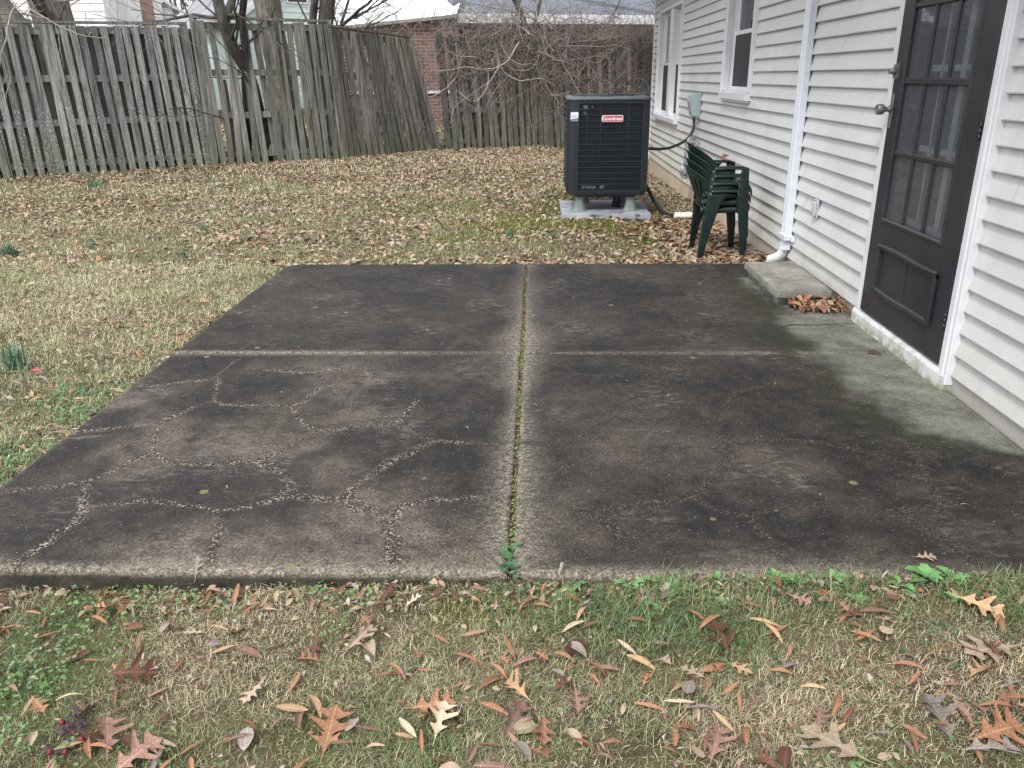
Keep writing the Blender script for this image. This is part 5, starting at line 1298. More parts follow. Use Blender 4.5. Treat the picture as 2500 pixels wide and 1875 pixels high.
def lite(kind, curl=.3, bend=.15, seed=0, n=5):
    r = np.random.default_rng(seed); s = np.linspace(0, 1, n); V = []
    for t in s:
        w_ = (.09 if kind == 'willow' else .26)*math.sin(math.pi*(.04+.92*t))**.7
        if kind == 'oak': w_ *= r.uniform(.4, 1.15)
        zc = bend*math.sin(math.pi*t)+r.normal(0, .015)
        V += [(t-.5, -w_, zc+curl*w_), (t-.5, 0, zc), (t-.5, w_, zc+curl*w_*r.uniform(.3, 1.2))]
    F = [(i*3+j, i*3+j+1, (i+1)*3+j+1, (i+1)*3+j) for i in range(n-1) for j in range(2)]
    return np.array(V), [np.array(F)]
PAL = {'tan': ((.28, .205, .14), (.44, .345, .245)), 'pinkish': (((.25, .155, .115)), (.38, .26, .20)), 'brown': ((.13, .065, .04), (.27, .15, .095)), 'orange': ((.30, .13, .055), (.46, .24, .12)), 'grey': ((.26, .22, .19), (.42, .37, .32)), 'straw': ((.27, .215, .135), (.41, .34, .225))}
def palcols(rng, N, wts):
    names = list(wts); p = np.array([wts[k] for k in names], float); p /= p.sum(); c = rng.choice(len(names), N, p=p); out = np.zeros((N, 3)); t = rng.random(N)
    for i, k in enumerate(names):
        a, b = np.array(PAL[k][0]), np.array(PAL[k][1]); m_ = c == i; out[m_] = a*(1-t[m_, None])+b*t[m_, None]
    return out*rng.uniform(.8, 1.12, (N, 1))
# leaf litter ---------------------------------------------------------------
rng = np.random.default_rng(5)
parts = []
def litter(N, x0, x1, y0, y1, size, dens, wts, lift=(.004, .02), kinds=('oak', 'oak', 'willow', 'ovate'), beyond=False, tl=.35):
    x = rng.uniform(x0, x1, N); y = rng.uniform(y0, y1, N); ok, infence = free(x, y, -.01); ok &= (~infence if beyond else infence) & vis(x, y) & (rng.random(N) < dens(x, y))
    x, y = x[ok], y[ok]
    for q, k in enumerate(kinds):
        s_ = np.arange(len(x)) % len(kinds) == q; n = s_.sum()
        if not n: continue
        sz = rng.uniform(size[0], size[1], n)*(1.0 if k != 'willow' else .95)
        tV, tF = lite(k, rng.uniform(.1, .5), rng.uniform(.02, .14), q)
        pos = np.stack([x[s_], y[s_], ground(x[s_], y[s_])+rng.uniform(*lift, n)], 1)
        parts.append(inst('l', tV, tF, pos, sz, rng.uniform(0, 6.28, n), rng.normal(0, tl, n), rng.normal(0, tl, n), palcols(rng, n, wts), None))
def d_back(x, y):   # densest towards the fence and right of the air conditioner
    d = (.22+.5*sst(4.5, 7.5, y)+.4*sst(-2.2, .2, x))*sst(.30, .62, fbm(x*1.5, y*2.2, 60))*1.15+.06; d += .5*sst(6.5, 9, y)*sst(-3.0, -.5, x)
    d += 1.2*np.exp(-((x-1.75)/.35)**2)*sst(4.0, 4.4, y)
    d = d*(1-.75*moss(x, y)); return np.clip(d, 0, 1)
W1 = {'tan': 2.4, 'straw': 4, 'pinkish': 2.6, 'brown': 1.5, 'orange': .5, 'grey': 1.8}
litter(60000, -9.5, 1.97, 4.0, 13.4, (.028, .068), d_back, W1)
litter(9000, -9, -1.9, .2, 5.0, (.025, .065), lambda x, y: .8*sst(.38, .68, fbm(x*1.5, y*1.5, 61))+.05, {'tan': 3, 'straw': 3.5, 'pinkish': 1.4, 'orange': .8, 'brown': .7, 'grey': 1}, kinds=('willow', 'oak', 'willow', 'willow'))
litter(1500, -3.6, PL, -.5, 3.5, (.04, .07), lambda x, y: .8*np.exp((x-PL)/.28)+.25*np.exp((x-PL)/1.2), {'tan': 3, 'pinkish': 2, 'brown': 1.2, 'orange': 1, 'grey': 1}, kinds=('willow', 'willow', 'oak'))
litter(1600, 1.25, 1.97, 4.2, 6.6, (.055, .10), lambda x, y: .35+.6*sst(1.4, 1.8, x), {'pinkish': 3, 'tan': 2, 'brown': 2, 'orange': .6, 'grey': 1}, lift=(.004, .03))
litter(1400, -2.0, 1.9, 4.15, 4.5, (.05, .09), lambda x, y: .8*np.exp(-(y-4.17)/.12), {'tan': 3, 'pinkish': 2, 'straw': 2, 'orange': .5, 'brown': 1})
litter(5000, -9, 1.0, 9.5, 20, (.08, .14), lambda x, y: .6+0*x, W1, beyond=True)
litter(3400, -9.2, -1.0, 8.4, 12.4, (.05, .09), lambda x, y: np.exp(-np.abs(y+.0-(np.interp(x, [-9.4, -7.05, -4.77, -2.95, -1.5, 4.2], [8.0, 9.02, 10.2, 11.0, 12.35, 14.5])-.25))/.25), {'brown': 2, 'pinkish': 2, 'tan': 3, 'orange': 1})
def frag(N, x0, x1, y0, y1, size, dens, wts):
    x = rng.uniform(x0, x1, N); y = rng.uniform(y0, y1, N); ok, inf_ = free(x, y, -.01); ok &= inf_ & vis(x, y) & (rng.random(N) < dens(x, y)); x, y = x[ok], y[ok]
    for q, k in enumerate(('willow', 'oak', 'ovate')):
        s_ = np.arange(len(x)) % 3 == q; n = s_.sum(); tV, tF = lite(k, .3, .12, q+5)
        parts.append(inst('f', tV, tF, np.stack([x[s_], y[s_], ground(x[s_], y[s_])+rng.uniform(.004, .022, n)], 1), rng.uniform(*size, n), rng.uniform(0, 6.28, n), rng.normal(0, .4, n), rng.normal(0, .5, n), palcols(rng, n, wts), None))
WF = {'tan': 2, 'straw': 3, 'pinkish': 2.5, 'brown': 3, 'grey': 3, 'orange': .8}
frag(2600, -2.3, 2.2, -.98, 0, (.006, .028), lambda x, y: .25+.9*sst(.45, .65, fbm(x*4, y*4, 64)), WF)
frag(900, -1.9, 2.2, -.14, 0, (.01, .04), lambda x, y: .8+0*x, WF)
frag(2500, -3.6, PL, -.4, 3, (.01, .035), lambda x, y: .3+.7*np.exp((x-PL)/.2), WF)
litter(3500, -3.5, 1.9, 5.0, 12.5, (.06, .10), lambda x, y: sst(.5, .7, fbm(x*.9, y*.9, 66)), {'pinkish': 4, 'tan': 1.5, 'brown': 2.5})
emit('leaf_litter', parts, M_LITTER, 'dry fallen leaves strewn over the lawn up to the wooden fence', 'leaf litter')
# grass ---------------------------------------------------------------------
parts = []
bl = []
for i, t in enumerate((0, .4, .75)): 
    w_ = (.5, .42, .26)[i]; bl += [(-w_, 0, t), (w_, 0, t)]
bl.append((0, 0, 1.0)); BV = np.array(bl); BF = [np.array([(0, 1, 3, 2), (2, 3, 5, 4)]), np.array([(4, 5, 6)])]
STRAW, STRAW2, OLIVE, GREEN, DGRN = [np.array(c) for c in ((.68, .59, .41), (.39, .325, .21), (.31, .325, .18), (.16, .25, .09), (.06, .135, .05))]
def grass(N, x0, x1, y0, y1, ln, wd, dens, greenf, lay=1.0, beyond=False, pal=None, vs=None):
    x = rng.uniform(x0, x1, N); y = rng.uniform(y0, y1, N); ok, inf_ = free(x, y, .0); ok &= (~inf_ if beyond else inf_) & vis(x, y) & (rng.random(N) < dens(x, y)); x, y = x[ok], y[ok]; n = len(x)
    L = rng.uniform(*ln, n)*(.7+.6*vn(x*4, y*4, 12)); W_ = rng.uniform(*wd, n); g = greenf(x, y)+rng.normal(0, .17, n); t = rng.random(n)
    col = np.where(g[:, None] > .78, colmix(DGRN, GREEN, t), np.where(g[:, None] > .52, colmix(GREEN, OLIVE, t), np.where(g[:, None] > .30, colmix(OLIVE, STRAW2, t), colmix(STRAW2, STRAW, t))))
    yaw = rng.uniform(0, 6.28, n); lean = np.abs(rng.normal(.55*lay, .45*lay, n)); bend = rng.uniform(.2, 1.2, n)*lay
    tz = BV[:, 2][None]; a = lean[:, None]+bend[:, None]*tz
    z = L[:, None]*(tz*np.cos(np.clip(a*.75, 0, 1.65))); xx = L[:, None]*tz*np.sin(np.clip(a*.75, 0, 1.65)); yy = BV[:, 0][None]*W_[:, None]
    c, s = np.cos(yaw)[:, None], np.sin(yaw)[:, None]; X = xx*c-yy*s+x[:, None]; Y = xx*s+yy*c+y[:, None]; Z = z+ground(x, y)[:, None]-.003
    V = np.stack([X, Y, Z], -1).reshape(-1, 3); Fs = [(f[None]+np.arange(n)[:, None, None]*7).reshape(-1, f.shape[1]) for f in BF]
    C = np.repeat(np.concatenate([col*rng.uniform(.28, 1.40, (n, 1)), np.ones((n, 1))], 1), 7, 0)
    parts.append((V, Fs, C))
def gf_front(x, y):
    g = .34+.55*(fbm(x*3.2, y*3.2, 90)-.5)*1.7
    g += .42*np.exp(-(((x-.55)/.45)**2+((y+.22)/.16)**2))+.55*sst(1.0, 1.5, x)*np.exp(-((y+.17)/.20)**2)+.35*np.exp(-(((x-1.0)/.25)**2+((y+.68)/.08)**2))
    g += .40*np.exp(-(((x+1.25)/.28)**2+((y+.28)/.30)**2)); g -= .15*np.exp(-(y+.06)**2/.006)*(x < -.3)
    g -= .38*np.exp(-(((x-1.15)/.26)**2+((y+.42)/.10)**2))
    return g
grass(230000, -2.3, 2.2, -.98, .0, (.016, .042), (.0008, .0019), lambda x, y: .10+1.25*fbm(x*6, y*6, 91)-.35*np.exp(y/.05)*(x < 0), gf_front, 1.25)
grass(16000, .1, 2.2, -.65, .0, (.04, .085), (.0012, .0022), lambda x, y: sst(.45, .62, gf_front(x, y)), lambda x, y: .62+.5*(fbm(x*7, y*7, 77)-.3), .75)
grass(2600, -.4, 2.2, -.16, -.0, (.04, .075), (.0012, .0022), lambda x, y: sst(.0, .9, x)*np.exp(y/.05), lambda x, y: .6+.5*(fbm(x*9, y*9, 78)-.3), .5)
STRAW, STRAW2, OLIVE, GREEN, DGRN = [np.array(c) for c in ((.78, .71, .50), (.50, .45, .29), (.43, .46, .26), (.29, .40, .19), (.16, .26, .12))]
def gf_left(x, y): return .47+.9*(fbm(x*1.3, y*1.3, 92)-.5)+.14*sst(-3.2, -5, x)*sst(5, 1, y)-.02*y
grass(190000, -5.6, PL, -.4, 4.3, (.025, .055), (.0014, .0026), lambda x, y: .45+.6*fbm(x*4, y*4, 93), gf_left, 1.2)
grass(190000, -8, 1.95, 4.0, 8.5, (.025, .06), (.0018, .0036), lambda x, y: (.35+.5*fbm(x*2, y*2, 94))*(1-.6*sst(-1.5, 1.0, x)), gf_left, 1.2)
grass(70000, -9.5, 1.95, 7.5, 13.2, (.04, .08), (.003, .0065), lambda x, y: .35+.5*fbm(x*2, y*2, 95), lambda x, y: gf_left(x, y)-.05, 1.2)
grass(26000, -9, 1.0, 9.5, 20, (.05, .09), (.006, .010), lambda x, y: .6+0*x, gf_left, 1.2, beyond=True)
grass(6000, -9.2, -1.0, 8.3, 12.2, (.07, .16), (.003, .006), lambda x, y: .5*np.exp(-np.abs(y-(np.interp(x, [-9.4, -7.05, -4.77, -2.95, -1.5, 4.2], [8.0, 9.02, 10.2, 11.0, 12.35, 14.5])-.12))/.10)*(vn(x*2, y*0, 7) > .5), lambda x, y: .66+0*x, .6)
emit('grass', parts, M_GRASS, 'short winter lawn grass, straw coloured with green patches', 'grass')
parts = []
OLIVE, GREEN, DGRN, STRAW, STRAW2 = [np.array(c) for c in ((.21, .19, .03), (.14, .15, .02), (.08, .10, .02), (.24, .20, .05), (.17, .14, .03))]
grass(60000, -2.0, 1.95, 4.2, 9.0, (.008, .022), (.0015, .003), lambda x, y: moss(x, y), lambda x, y: .5+0*x, .8)
grass(5000, -.6, .5, -.35, 0, (.004, .012), (.001, .002), lambda x, y: moss(x, y), lambda x, y: .5+0*x, .8)
emit('moss', parts, M_GRASS, 'olive green moss cushions spreading around the air conditioner pad', 'moss')

# clover --------------------------------------------------------------------
parts = []
cv = []; cf = []
for k in range(3):
    a0 = k*2.094; b = len(cv); cv.append((0, 0, 0))
    for i in range(7): 
        a = a0-.85+1.7*i/6; r = 1.0*(1-.16*math.exp(-((i-3)/.8)**2)); cv.append((r*math.cos(a), r*math.sin(a), .18+.10*abs(i-3)/3))
    cf += [(b, b+1+i, b+2+i) for i in range(6)]
CV = np.array(cv); CF = [np.array(cf)]
def clover(N, x0, x1, y0, y1, size, dens, c0, c1, hgt=(.008, .03), joint=False):
    x = rng.uniform(x0, x1, N); y = rng.uniform(y0, y1, N)
    if joint: ok = np.ones(N, bool)
    else: ok, inf_ = free(x, y, .0); ok &= inf_ & vis(x, y)
    ok &= rng.random(N) < dens(x, y); x, y = x[ok], y[ok]; n = len(x); t = rng.random(n)
    gz_ = ground(x, y) if not joint else np.full(n, -.016)
    pos = np.stack([x, y, gz_+rng.uniform(*hgt, n)], 1)
    parts.append(inst('c', CV, CF, pos, rng.uniform(*size, n), rng.uniform(0, 6.28, n), rng.normal(0, .3, n), rng.normal(0, .3, n), colmix(np.array(c0), np.array(c1), t), None))
blob = lambda x, y, L: np.clip(sum(s*np.exp(-(((x-a)/p)**2+((y-b)/q)**2)) for a, b, p, q, s in L)*(.3+1.3*fbm(x*13, y*13, 31)), 0, 1)
BR = [(-1.15, -.06, .20, .06, 1), (-.95, -.10, .12, .08, 1), (-1.20, -.30, .14, .12, .9), (-1.25, -.42, .12, .08, 1), (-.62, -.03, .10, .04, 1), (-.45, -.07, .14, .05, .8), (-1.7, -.2, .2, .12, .6), (-.28, -.38, .07, .05, .7), (.55, -.05, .3, .05, .6), (-1.35, -.62, .3, .07, .6), (-.45, -.24, .1, .08, .5), (.8, -.7, .1, .05, .8)]
DK = [(.28, -.14, .24, .09, 1), (.45, -.22, .22, .07, 1), (.10, -.05, .2, .04, .6), (.8, -.10, .25, .06, .7), (1.45, -.12, .3, .08, .6), (1.2, -.30, .2, .08, .4), (.62, -.40, .1, .05, .5), (1.7, -.10, .2, .06, .8)]
clover(15000, -2.2, 2.0, -.85, 0, (.003, .0068), lambda x, y: blob(x, y, BR), (.095, .19, .06), (.20, .31, .13))
clover(9000, -2.0, 2.2, -.85, 0, (.0035, .006), lambda x, y: .14*(fbm(x*6, y*6, 8) > .52), (.08, .17, .055), (.17, .27, .11))
clover(7000, -.4, 2.2, -.7, 0, (.0035, .0075), lambda x, y: blob(x, y, DK), (.040, .085, .042), (.10, .175, .085))
clover(7000, -5.2, PL, -.2, 4.2, (.005, .010), lambda x, y: (fbm(x*2.0, y*2.0, 13) > .56)*.6*sst(-2.0, -3.2, x), (.12, .20, .08), (.22, .31, .15))
clover(900, -2.25, PL, .4, 1.6, (.005, .010), lambda x, y: .8*(fbm(x*5, y*5, 14) > .45), (.05, .16, .06), (.11, .24, .09))
clover(700, -.010, .010, .05, 2.6, (.003, .006), lambda x, y: .9*(fbm(x*0, y*6, 15) > .44), (.10, .17, .05), (.20, .26, .09), (0, .012), True)
clover(30, -.035, .025, -.01, .16, (.010, .016), lambda x, y: 1+0*x, (.05, .12, .06), (.11, .21, .11), (.008, .03), True)
clover(900, -.008, .008, 2.0, PB, (.002, .004), lambda x, y: .6*(fbm(x*0, y*5, 16) > .42), (.10, .12, .05), (.22, .20, .10), (0, .012), True)
emit('clover', parts, M_CLOVER, 'small round leaved clover and chickweed in the lawn beside the patio', 'clover')
# crumbs and litter inside the centre joint
parts = []; n = 900
pos = np.stack([rng.uniform(-.008, .008, n), rng.uniform(0, PB, n), rng.uniform(-.02, -.007, n)], 1); tV, tF = lite('oak', .3, .2, 3)
parts.append(inst('d', tV, tF, pos, rng.uniform(.005, .016, n), rng.uniform(0, 6.28, n), rng.normal(0, .5, n), rng.normal(0, .5, n), palcols(rng, n, {'brown': 4, 'tan': 1.5, 'orange': 1, 'grey': 1.5}), None))
n = 70
emit('joint_debris', parts, M_LITTER, 'leaf crumbs and soil packed in the patio centre joint', 'debris')

# ------------------------------------------------------------------ single fallen leaves
LM = {}
for kind in ('oak', 'willow', 'ovate'):
    for v in range(3):
        V, F = leaf_template(kind, 17 if kind == 'oak' else 10, (.10, .35, .7)[v], (.03, .10, .18)[v], v+3)
        for cname, mm in ML.items():
            pass
        LM[(kind, v)] = (V, F)
cache = {}
def leaf_obj(kind, v, color, x, y, sc, yaw, tilt, roll, label, group, lift=.02):
    key = (kind, v, color)
    if key not in cache:
        V, F = LM[(kind, v)]; V2 = V; Fa = F
        if kind == 'oak':   # stem
            V2 = np.concatenate([V, [(-.5, -.012, 0), (-.5, .012, 0), (-.72, .006, .03), (-.72, -.006, .03)]]); b = len(V); Fa = [np.concatenate([F[0], [(b, b+1, b+2, b+3)]])]
        me = fastmesh('fallen_leaf', V2, Fa, None, True); me.materials.append(ML[color]); cache[key] = me
    o = bpy.data.objects.new('fallen_leaf', cache[key]); COL.objects.link(o)
    on = (x > PL) and (0 < y < PB)
    o.location = (x, y, (0 if on else gz1(x, y))+lift); o.rotation_euler = (roll, tilt, yaw); yk_ = .75+.45*((x*37.7) % 1); o.scale = (sc, sc*yk_, sc)
    return tag(o, label, 'leaf', group)
def px2g(u, v, z):
    d = fw+rt*0; d = fw+r2*((u-1250)/1991.7)+d2*((v-937.5)/1991.7); t = (z-CAM[2])/d[2]; return CAM[0]+d[0]*t, CAM[1]+d[1]*t
BIG = [(2031, 1818, 'oak', 0, 'tan', .150, 2.4, .05, .1, 'large pale lobed oak leaf with long stalk lying nearest the bottom right'),
 (1746, 1820, 'oak', 1, 'mauve', .120, 1.2, .1, .2, 'broad dull pinkish oak leaf in straw grass, left of the large pale one'),
 (1765, 1572, 'oak', 0, 'brown', .135, 1.9, -.5, .2, 'dark red brown oak leaf standing up in the green grass'),
 (2414, 1592, 'oak', 0, 'tan', .135, 3.3, .05, .1, 'pale grey tan oak leaf near the right photo edge'),
 (2393, 1490, 'oak', 1, 'straw', .120, -.7, .1, .2, 'orange tan curled oak leaf below the right end of the patio'),
 (2395, 1645, 'oak', 2, 'straw', .085, .5, .1, -.3, 'folded pale yellow oak leaf just below the grey tan one'),
 (2290, 1755, 'oak', 1, 'grey', .120, 1.7, -.3, .1, 'pinkish grey oak leaf propped upright in the lower right grass'),
 (2259, 1366, 'oak', 0, 'tan', .066, .1, .05, .05, 'pale tan oak leaf lying on the dark patio near its front edge'),
 (1060, 1725, 'oak', 0, 'orange', .11, .35, .15, .1, 'bright orange brown oak leaf over a pale one, bottom centre'),
 (1075, 1760, 'oak', 1, 'tan', .095, 1.4, -.3, .2, 'pale oak leaf sticking out beneath the bright orange brown one'),
 (1262, 1690, 'oak', 2, 'straw', .10, 2.2, .2, -.3, 'cream coloured folded oak leaf in the centre foreground grass'),
 (1255, 1765, 'oak', 1, 'mauve', .11, 1.1, -.4, .3, 'long mauve brown leaf angled upright in the centre foreground'),
 (487, 1424, 'oak', 1, 'grey', .065, 1.5, -1.0, .2, 'grey curled leaf leaning on the mossy front face of the patio'),
 (262, 1800, 'oak', 1, 'mauve', .105, 2.0, -.2, .5, 'mauve brown two pronged leaf beside the red berry sprig'),
 (338, 1850, 'oak', 1, 'mauve', .12, .9, -.1, .1, 'broad dull brown leaf cut by the bottom of the photo, left of centre'),
 (880, 1562, 'oak', 2, 'tan', .10, 1.0, -.2, .5, 'whitish twisted oak leaf in the left centre grass'),
 (806, 1785, 'oak', 0, 'orange', .12, 1.5, -.3, .2, 'orange oak leaf with sharp lobes pointing upward, lower left centre'),
 (325, 1650, 'oak', 2, 'brown', .12, .3, .2, .5, 'dark brown curled oak leaf in the clover at the left'),
 (2440, 1790, 'oak', 1, 'orange', .14, .4, .1, .3, 'large rusty oak leaf near the bottom right corner'),
 (2425, 1835, 'oak', 1, 'grey', .13, .1, .1, -.2, 'crumpled pale grey oak leaf in the bottom right corner'),
 (1290, 640, 'oak', 0, 'straw', .10, 1.0, .1, .1, 'yellowish oak leaf resting at the back end of the patio joint'),
 (2133, 865, 'ovate', 1, 'brown', .07, -.4, .1, .2, 'small rusty leaf on the patio against the white door sill')]
for (u, v, k, vv, c, sc, yaw, ti, ro, lab) in BIG:
    z = -.06 if v > 1400 else 0; x, y = px2g(u, v, z); x, y = px2g(u, v, z if v < 1400 else gz1(x, y)+.015)
    leaf_obj(k, vv, c, x, y, sc, yaw, ti, ro, lab, 'large fallen oak leaves', .010 if (x > PL and y > 0 and y < PB) else .022)
KLAB = {'orange': ('slender orange brown willow oak leaf fallen in the foreground grass', 'slender orange brown fallen leaves'), 'straw': ('narrow straw coloured leaf fallen in the foreground grass', 'narrow straw coloured fallen leaves'),
        'mauve': ('narrow pinkish brown leaf fallen in the foreground grass', 'narrow pinkish brown fallen leaves'), 'brown': ('dark brown withered leaf fallen in the foreground grass', 'dark brown fallen leaves'),
        'grey': ('small grey shrivelled leaf fallen in the foreground grass', 'small grey fallen leaves'), 'tan': ('small pale tan leaf fallen in the foreground grass', 'small pale tan fallen leaves')}
NICE = {'orange': 'orange brown leaf', 'straw': 'straw coloured leaf', 'mauve': 'pinkish brown leaf', 'brown': 'dark brown leaf', 'grey': 'grey leaf', 'tan': 'pale tan leaf'}
rl = random.Random(99); placed = 0
while placed < 278:
    u = rl.uniform(-40, 2540); v = rl.uniform(1400, 1900)
    if u < 1200 and rl.random() < .25: continue
    x, y = px2g(u, v, -.05); 
    if y > -.03: continue
    c = rl.choices(['orange', 'straw', 'mauve', 'brown', 'grey', 'tan'], [5.2, 1.8, 2.4, 1.3, 1.2, 1.2])[0]
    if c in ('orange', 'straw', 'mauve'): k = 'willow' if rl.random() < .82 else 'oak'
    else: k = rl.choice(['oak', 'ovate', 'willow'])
    sc = rl.uniform(.045, .092) if k == 'willow' else rl.uniform(.030, .075)
    yaw = rl.choice([rl.gauss(-.8, .5), rl.gauss(.7, .6), rl.uniform(0, 6.28)])
    side_ = ['far left', 'centre left', 'centre', 'centre right', 'far right'][min(4, max(0, int(u/500)))]; row_ = 'near the patio edge' if v < 1530 else ('midway down' if v < 1700 else 'near the bottom')
    vv = rl.randint(0, 2); lab = ('larger ' if sc > .075 else 'smaller ')+['flat ', 'bent ', 'curled '][vv]+NICE[c]+' in the '+side_+' foreground, '+row_
    leaf_obj(k, vv, c, x, y, sc, yaw, rl.gauss(0, .22), rl.gauss(0, .28), lab, KLAB[c][1], rl.uniform(.010, .026)); placed += 1
# pile of leaves against the step
parts = []; n = 150
x = rng.uniform(0, 1, n); y = rng.beta(1.6, 1.6, n)
X = 1.66+.30*x; Y = 2.98-.20*y*(1-.2*x)-.05*x+.0; hgt = .012+.07*np.clip(1-np.abs(Y-2.97)/.16, 0, 1)*rng.random(n)
tops = {'oak': 60, 'willow': 50, 'ovate': 40}; s0 = 0
for k, m_ in tops.items():
    sl_ = slice(s0, s0+m_); s0 += m_; tV, tF = leaf_template(k, 9, .6, .3, 4)
    parts.append(inst('p', tV, tF, np.stack([X[sl_], Y[sl_], hgt[sl_]+.004], 1), rng.uniform(.04, .08, m_), rng.uniform(0, 6.28, m_), rng.normal(0, .45, m_), rng.normal(0, .45, m_), palcols(rng, m_, {'tan': 2.0, 'brown': 2.6, 'orange': .7, 'pinkish': 2.4}), None))
nx = 34; tV, tF = leaf_template('willow', 9, .6, .3, 4); yy = rng.uniform(2.72, 3.05, nx)
parts.append(inst('p', tV, tF, np.stack([rng.uniform(1.91, 1.965, nx), yy, .012+np.clip((yy-2.72)*.4, 0, .12)*rng.random(nx)], 1), rng.uniform(.04, .08, nx), rng.uniform(0, 6.28, nx), rng.normal(0, .8, nx), rng.normal(0, .6, nx), palcols(rng, nx, {'tan': 1, 'brown': 3, 'orange': 1}), None))
emit('leaf_pile', parts, M_LITTER, 'small heap of brown leaves caught between the concrete step and the wall', 'leaf pile')
# bits on the patio
parts = []; n = 46; tV, tF = lite('willow', .3, .1, 3)
x = rng.uniform(PL+.1, 1.8, n); y = rng.uniform(.1, 4.1, n)
parts.append(inst('b', tV, tF, np.stack([x, y, np.full(n, .005)], 1), rng.uniform(.008, .028, n), rng.uniform(0, 6.28, n), rng.normal(0, .1, n), rng.normal(0, .1, n), palcols(rng, n, {'tan': 3, 'straw': 2, 'grey': 2, 'orange': .5}), None))
emit('patio_litter', parts, M_LITTER, 'tiny bits of leaf and bark scattered on the patio surface', 'debris')
# weeds along the front edge -------------------------------------------------
M_WEED = simple('bright weed leaf', (.14, .30, .10), .5, .25, 30); M_BLUEG = simple('blue green shoots', (.09, .17, .10), .5, .2, 10)
def weed(u, v, nl, ln, seed, lab):
    r = random.Random(seed); x, y = px2g(u, v, -.03); y = min(y, -.012); mb = MB(); z = 0
    for i in range(nl):
        a = 2*math.pi*i/nl+r.uniform(-.4, .4); L = ln*r.uniform(.6, 1.15); up = r.uniform(.5, 1.1); n = 7; V = []
        for k in range(n):
            t = k/(n-1); w_ = L*.26*math.sin(math.pi*min(1, .06+t*.94))**.9*(.35 if t < .3 else 1)*(1+.25*((k % 2)-.5)); d = L*t*math.cos(up*(1-.5*t)); h = L*t*math.sin(up*(1-.6*t))
            c, s = math.cos(a), math.sin(a); V += [(d*c-w_*s, d*s+w_*c, h+w_*.3), (d*c, d*s, h), (d*c+w_*s, d*s-w_*c, h+w_*.3)]
        mb.add(V, [(k*3+j, k*3+j+1, k*3+j+4, k*3+j+3) for k in range(n-1) for j in range(2)], True)
    o = mb.build('weed', M_WEED); o.location = (x, y, gz1(x, y)); return tag(o, lab, 'weed', 'weeds along the patio front edge')
WS = [(1400, 1415, 5, .050, 'small upright round leaved weed at the patio edge right of the joint'), (1535, 1420, 7, .052, 'broad leaved weed with a wide flat leaf against the patio edge'), (1612, 1408, 6, .055, 'taller pale green weed right of the flat leaved one'),
      (1655, 1450, 5, .04, 'low green weed in front of the taller pale one'), (1880, 1405, 7, .05, 'bright weed cluster near the middle right patio edge'), (2005, 1392, 4, .055, 'single tall serrated weed leaf standing against the patio edge'),
      (1945, 1440, 5, .045, 'curled pale green weed among orange leaves'), (2240, 1415, 9, .07, 'largest leafy weed clump directly below the tan oak leaf'), (2300, 1415, 6, .05, 'small leafy weed beside the largest clump, to its right'), (2195, 1450, 4, .05, 'light green weed leaf left of the largest clump')]
for i, (u, v, nl, ln, lab) in enumerate(WS): weed(u, v, nl, ln, 300+i, lab)
rw = random.Random(8)
for i in range(16):
    u = rw.uniform(1350, 2490); v = rw.uniform(1405, 1500); weed(u, v, rw.randint(4, 7), rw.uniform(.025, .045), 340+i, 'low broad leaved green weed among the grass below the right half of the patio')['group'] = 'low weeds in the foreground grass'
def tuft(x, y, h, n, seed, lab, mat=None, name='daffodil_shoots'):
    r = random.Random(seed); mb = MB()
    for i in range(n):
        a = r.uniform(0, 6.28); L = h*r.uniform(.6, 1.1); le = r.uniform(.02, .45); bx_, by_ = r.gauss(0, h*.22), r.gauss(0, h*.18); w_ = h*.035; V = []
        for k in range(5):
            t = k/4; d = L*t*math.sin(le*(1+t)); zz = L*t*math.cos(le*(.6+t)); ww = w_*(1-.6*t); c, s = math.cos(a), math.sin(a)
            V += [(bx_+d*c-ww*s, by_+d*s+ww*c, zz), (bx_+d*c+ww*s, by_+d*s-ww*c, zz)]
        mb.add(V, [(2*k, 2*k+1, 2*k+3, 2*k+2) for k in range(4)])
    o = mb.build(name, mat or M_BLUEG); o.location = (x, y, gz1(x, y)-.003); return tag(o, lab, 'plant', 'tufts of blue green shoots in the lawn')
def at_px(u, v, z): return px2g(u, v, z)
for i, (u, v, h, n, lab) in enumerate([(40, 890, .15, 55, 'nearest tuft of blue green shoots, left of the patio'), (20, 617, .13, 60, 'blue green tuft at the left photo edge, halfway up the lawn'), (225, 600, .07, 30, 'low tuft of shoots left of the lawn middle'), (450, 620, .08, 30, 'sparse tuft of shoots in the straw grass near the patio back corner'),
        (228, 447, .14, 40, 'small tuft just below the left fence section'), (500, 560, .09, 40, 'dark tuft in the leafy lawn, below the fence step'), (510, 440, .10, 30, 'thin tuft close to the fence where the two heights meet'), (330, 415, .16, 60, 'tuft against the foot of the left fence boards'), (995, 455, .10, 30, 'small green tuft on the leafy lawn left of the air conditioner'), (1245, 570, .07, 40, 'tuft of grass behind the patio, near the joint end'), (1350, 572, .06, 40, 'low green tuft behind the patio, right of the joint end')]):
    x, y = at_px(u, v, .0 if v > 500 else .12); tuft(x, y, h, n, 400+i, lab)
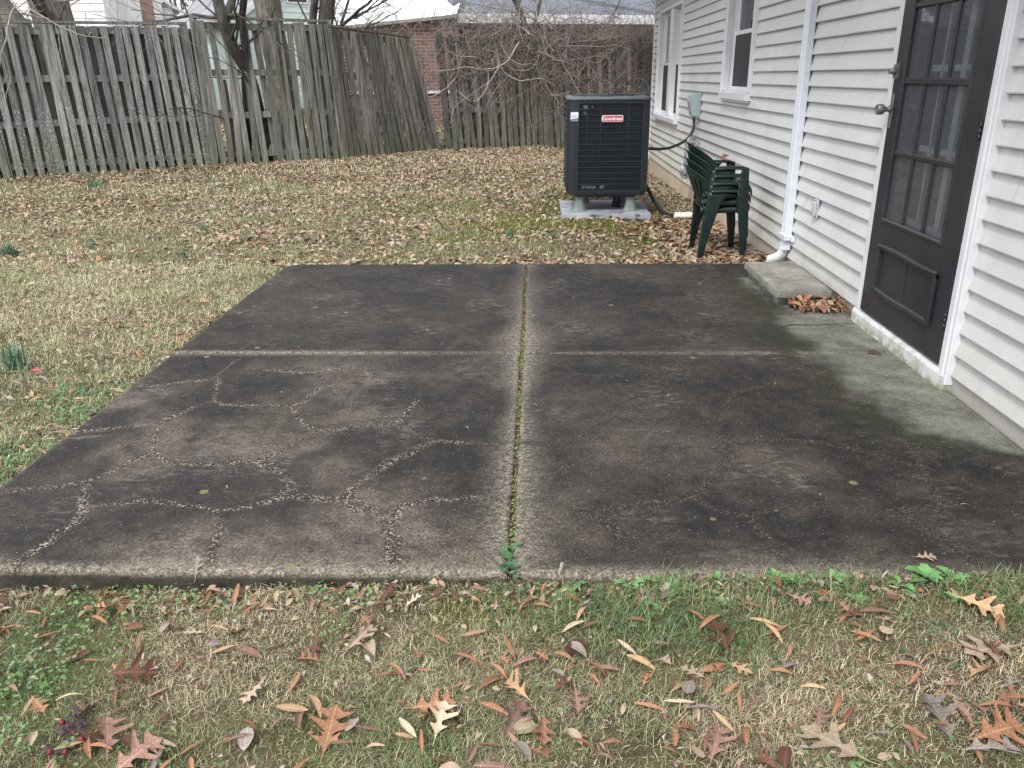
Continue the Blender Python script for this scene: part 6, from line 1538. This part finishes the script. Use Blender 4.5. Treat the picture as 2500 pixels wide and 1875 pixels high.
# red berries and small red leaf
bs = thing('berry_sprig', 'dark sprig with red berries lying in the bottom left grass', 'berry sprig'); M_BER = simple('red berries', (.16, .018, .028), .5, .2, 30); M_DKL = simple('purple black leaf', (.045, .022, .035), .5, .3, 30)
x0, y0_ = px2g(178, 1800, -.08); zz = gz1(x0, y0_)+.02; r = random.Random(5); mb = MB()
for i in range(16):
    a = r.uniform(0, 6.28); cx_, cy2 = x0+r.gauss(0, .018), y0_+r.gauss(.01, .035); L = .022
    mb.add([(cx_, cy2, zz), (cx_+L*math.cos(a)-.006*math.sin(a), cy2+L*math.sin(a)+.006*math.cos(a), zz+.008), (cx_+2*L*math.cos(a), cy2+2*L*math.sin(a), zz+.002), (cx_+L*math.cos(a)+.006*math.sin(a), cy2+L*math.sin(a)-.006*math.cos(a), zz+.010)], [(0, 1, 2, 3)])
mb.tube([(x0-.02, y0_+.07, zz), (x0, y0_+.02, zz+.01), (x0+.02, y0_-.05, zz)], .002, 5); mb.build('foliage', M_DKL, bs)
for (u, v, rr_) in ((152, 1765, .009), (200, 1808, .009), (160, 1838, .007), (122, 1838, .007), (180, 1790, .006)):
    mb = MB(); x, y = px2g(u, v, -.05); mb.lathe([(.001, -rr_), (rr_*.6, -rr_*.8), (rr_, 0), (rr_*.6, rr_*.8), (.001, rr_)], 12, Matrix.Translation((x, y, gz1(x, y)+.024))); mb.build('berry', M_BER, bs)
recentre(bs, (x0, y0_, zz))
x, y = px2g(88, 922, -.03); mb = MB()
V, F = leaf_template('oak', 13, .4, .2, 9); o = link('red_leaf', fastmesh('red_leaf', V*.085, F, None, True), simple('pink red leaf', (.36, .085, .11), .6, .2, 20)); o.location = (x, y, gz1(x, y)+.03); tag(o, 'small pinkish red leaf in the grass left of the patio', 'leaf')
# sticks
mb = MB(); x, y = px2g(1362, 1415, -.02); mb.tube([(x, y, gz1(x, y)), (x+.008, y+.01, gz1(x, y)+.04), (x+.014, y+.012, gz1(x, y)+.065)], [.006, .0055, .005], 8)
o = mb.build('stick', M_VINE); tag(o, 'short pale stick standing in the grass by the patio joint', 'stick')
# dead leaf stuck on the siding above the chairs
V, F = leaf_template('oak', 13, .9, .3, 12); o = link('withered_leaf', fastmesh('withered_leaf', V*.09, F, None, True), ML['brown']); o.location = (1.66, 5.08, .690); o.rotation_euler = (.4, -.6, .3); tag(o, 'withered brown leaf caught on the arm of the topmost green chair', 'leaf')
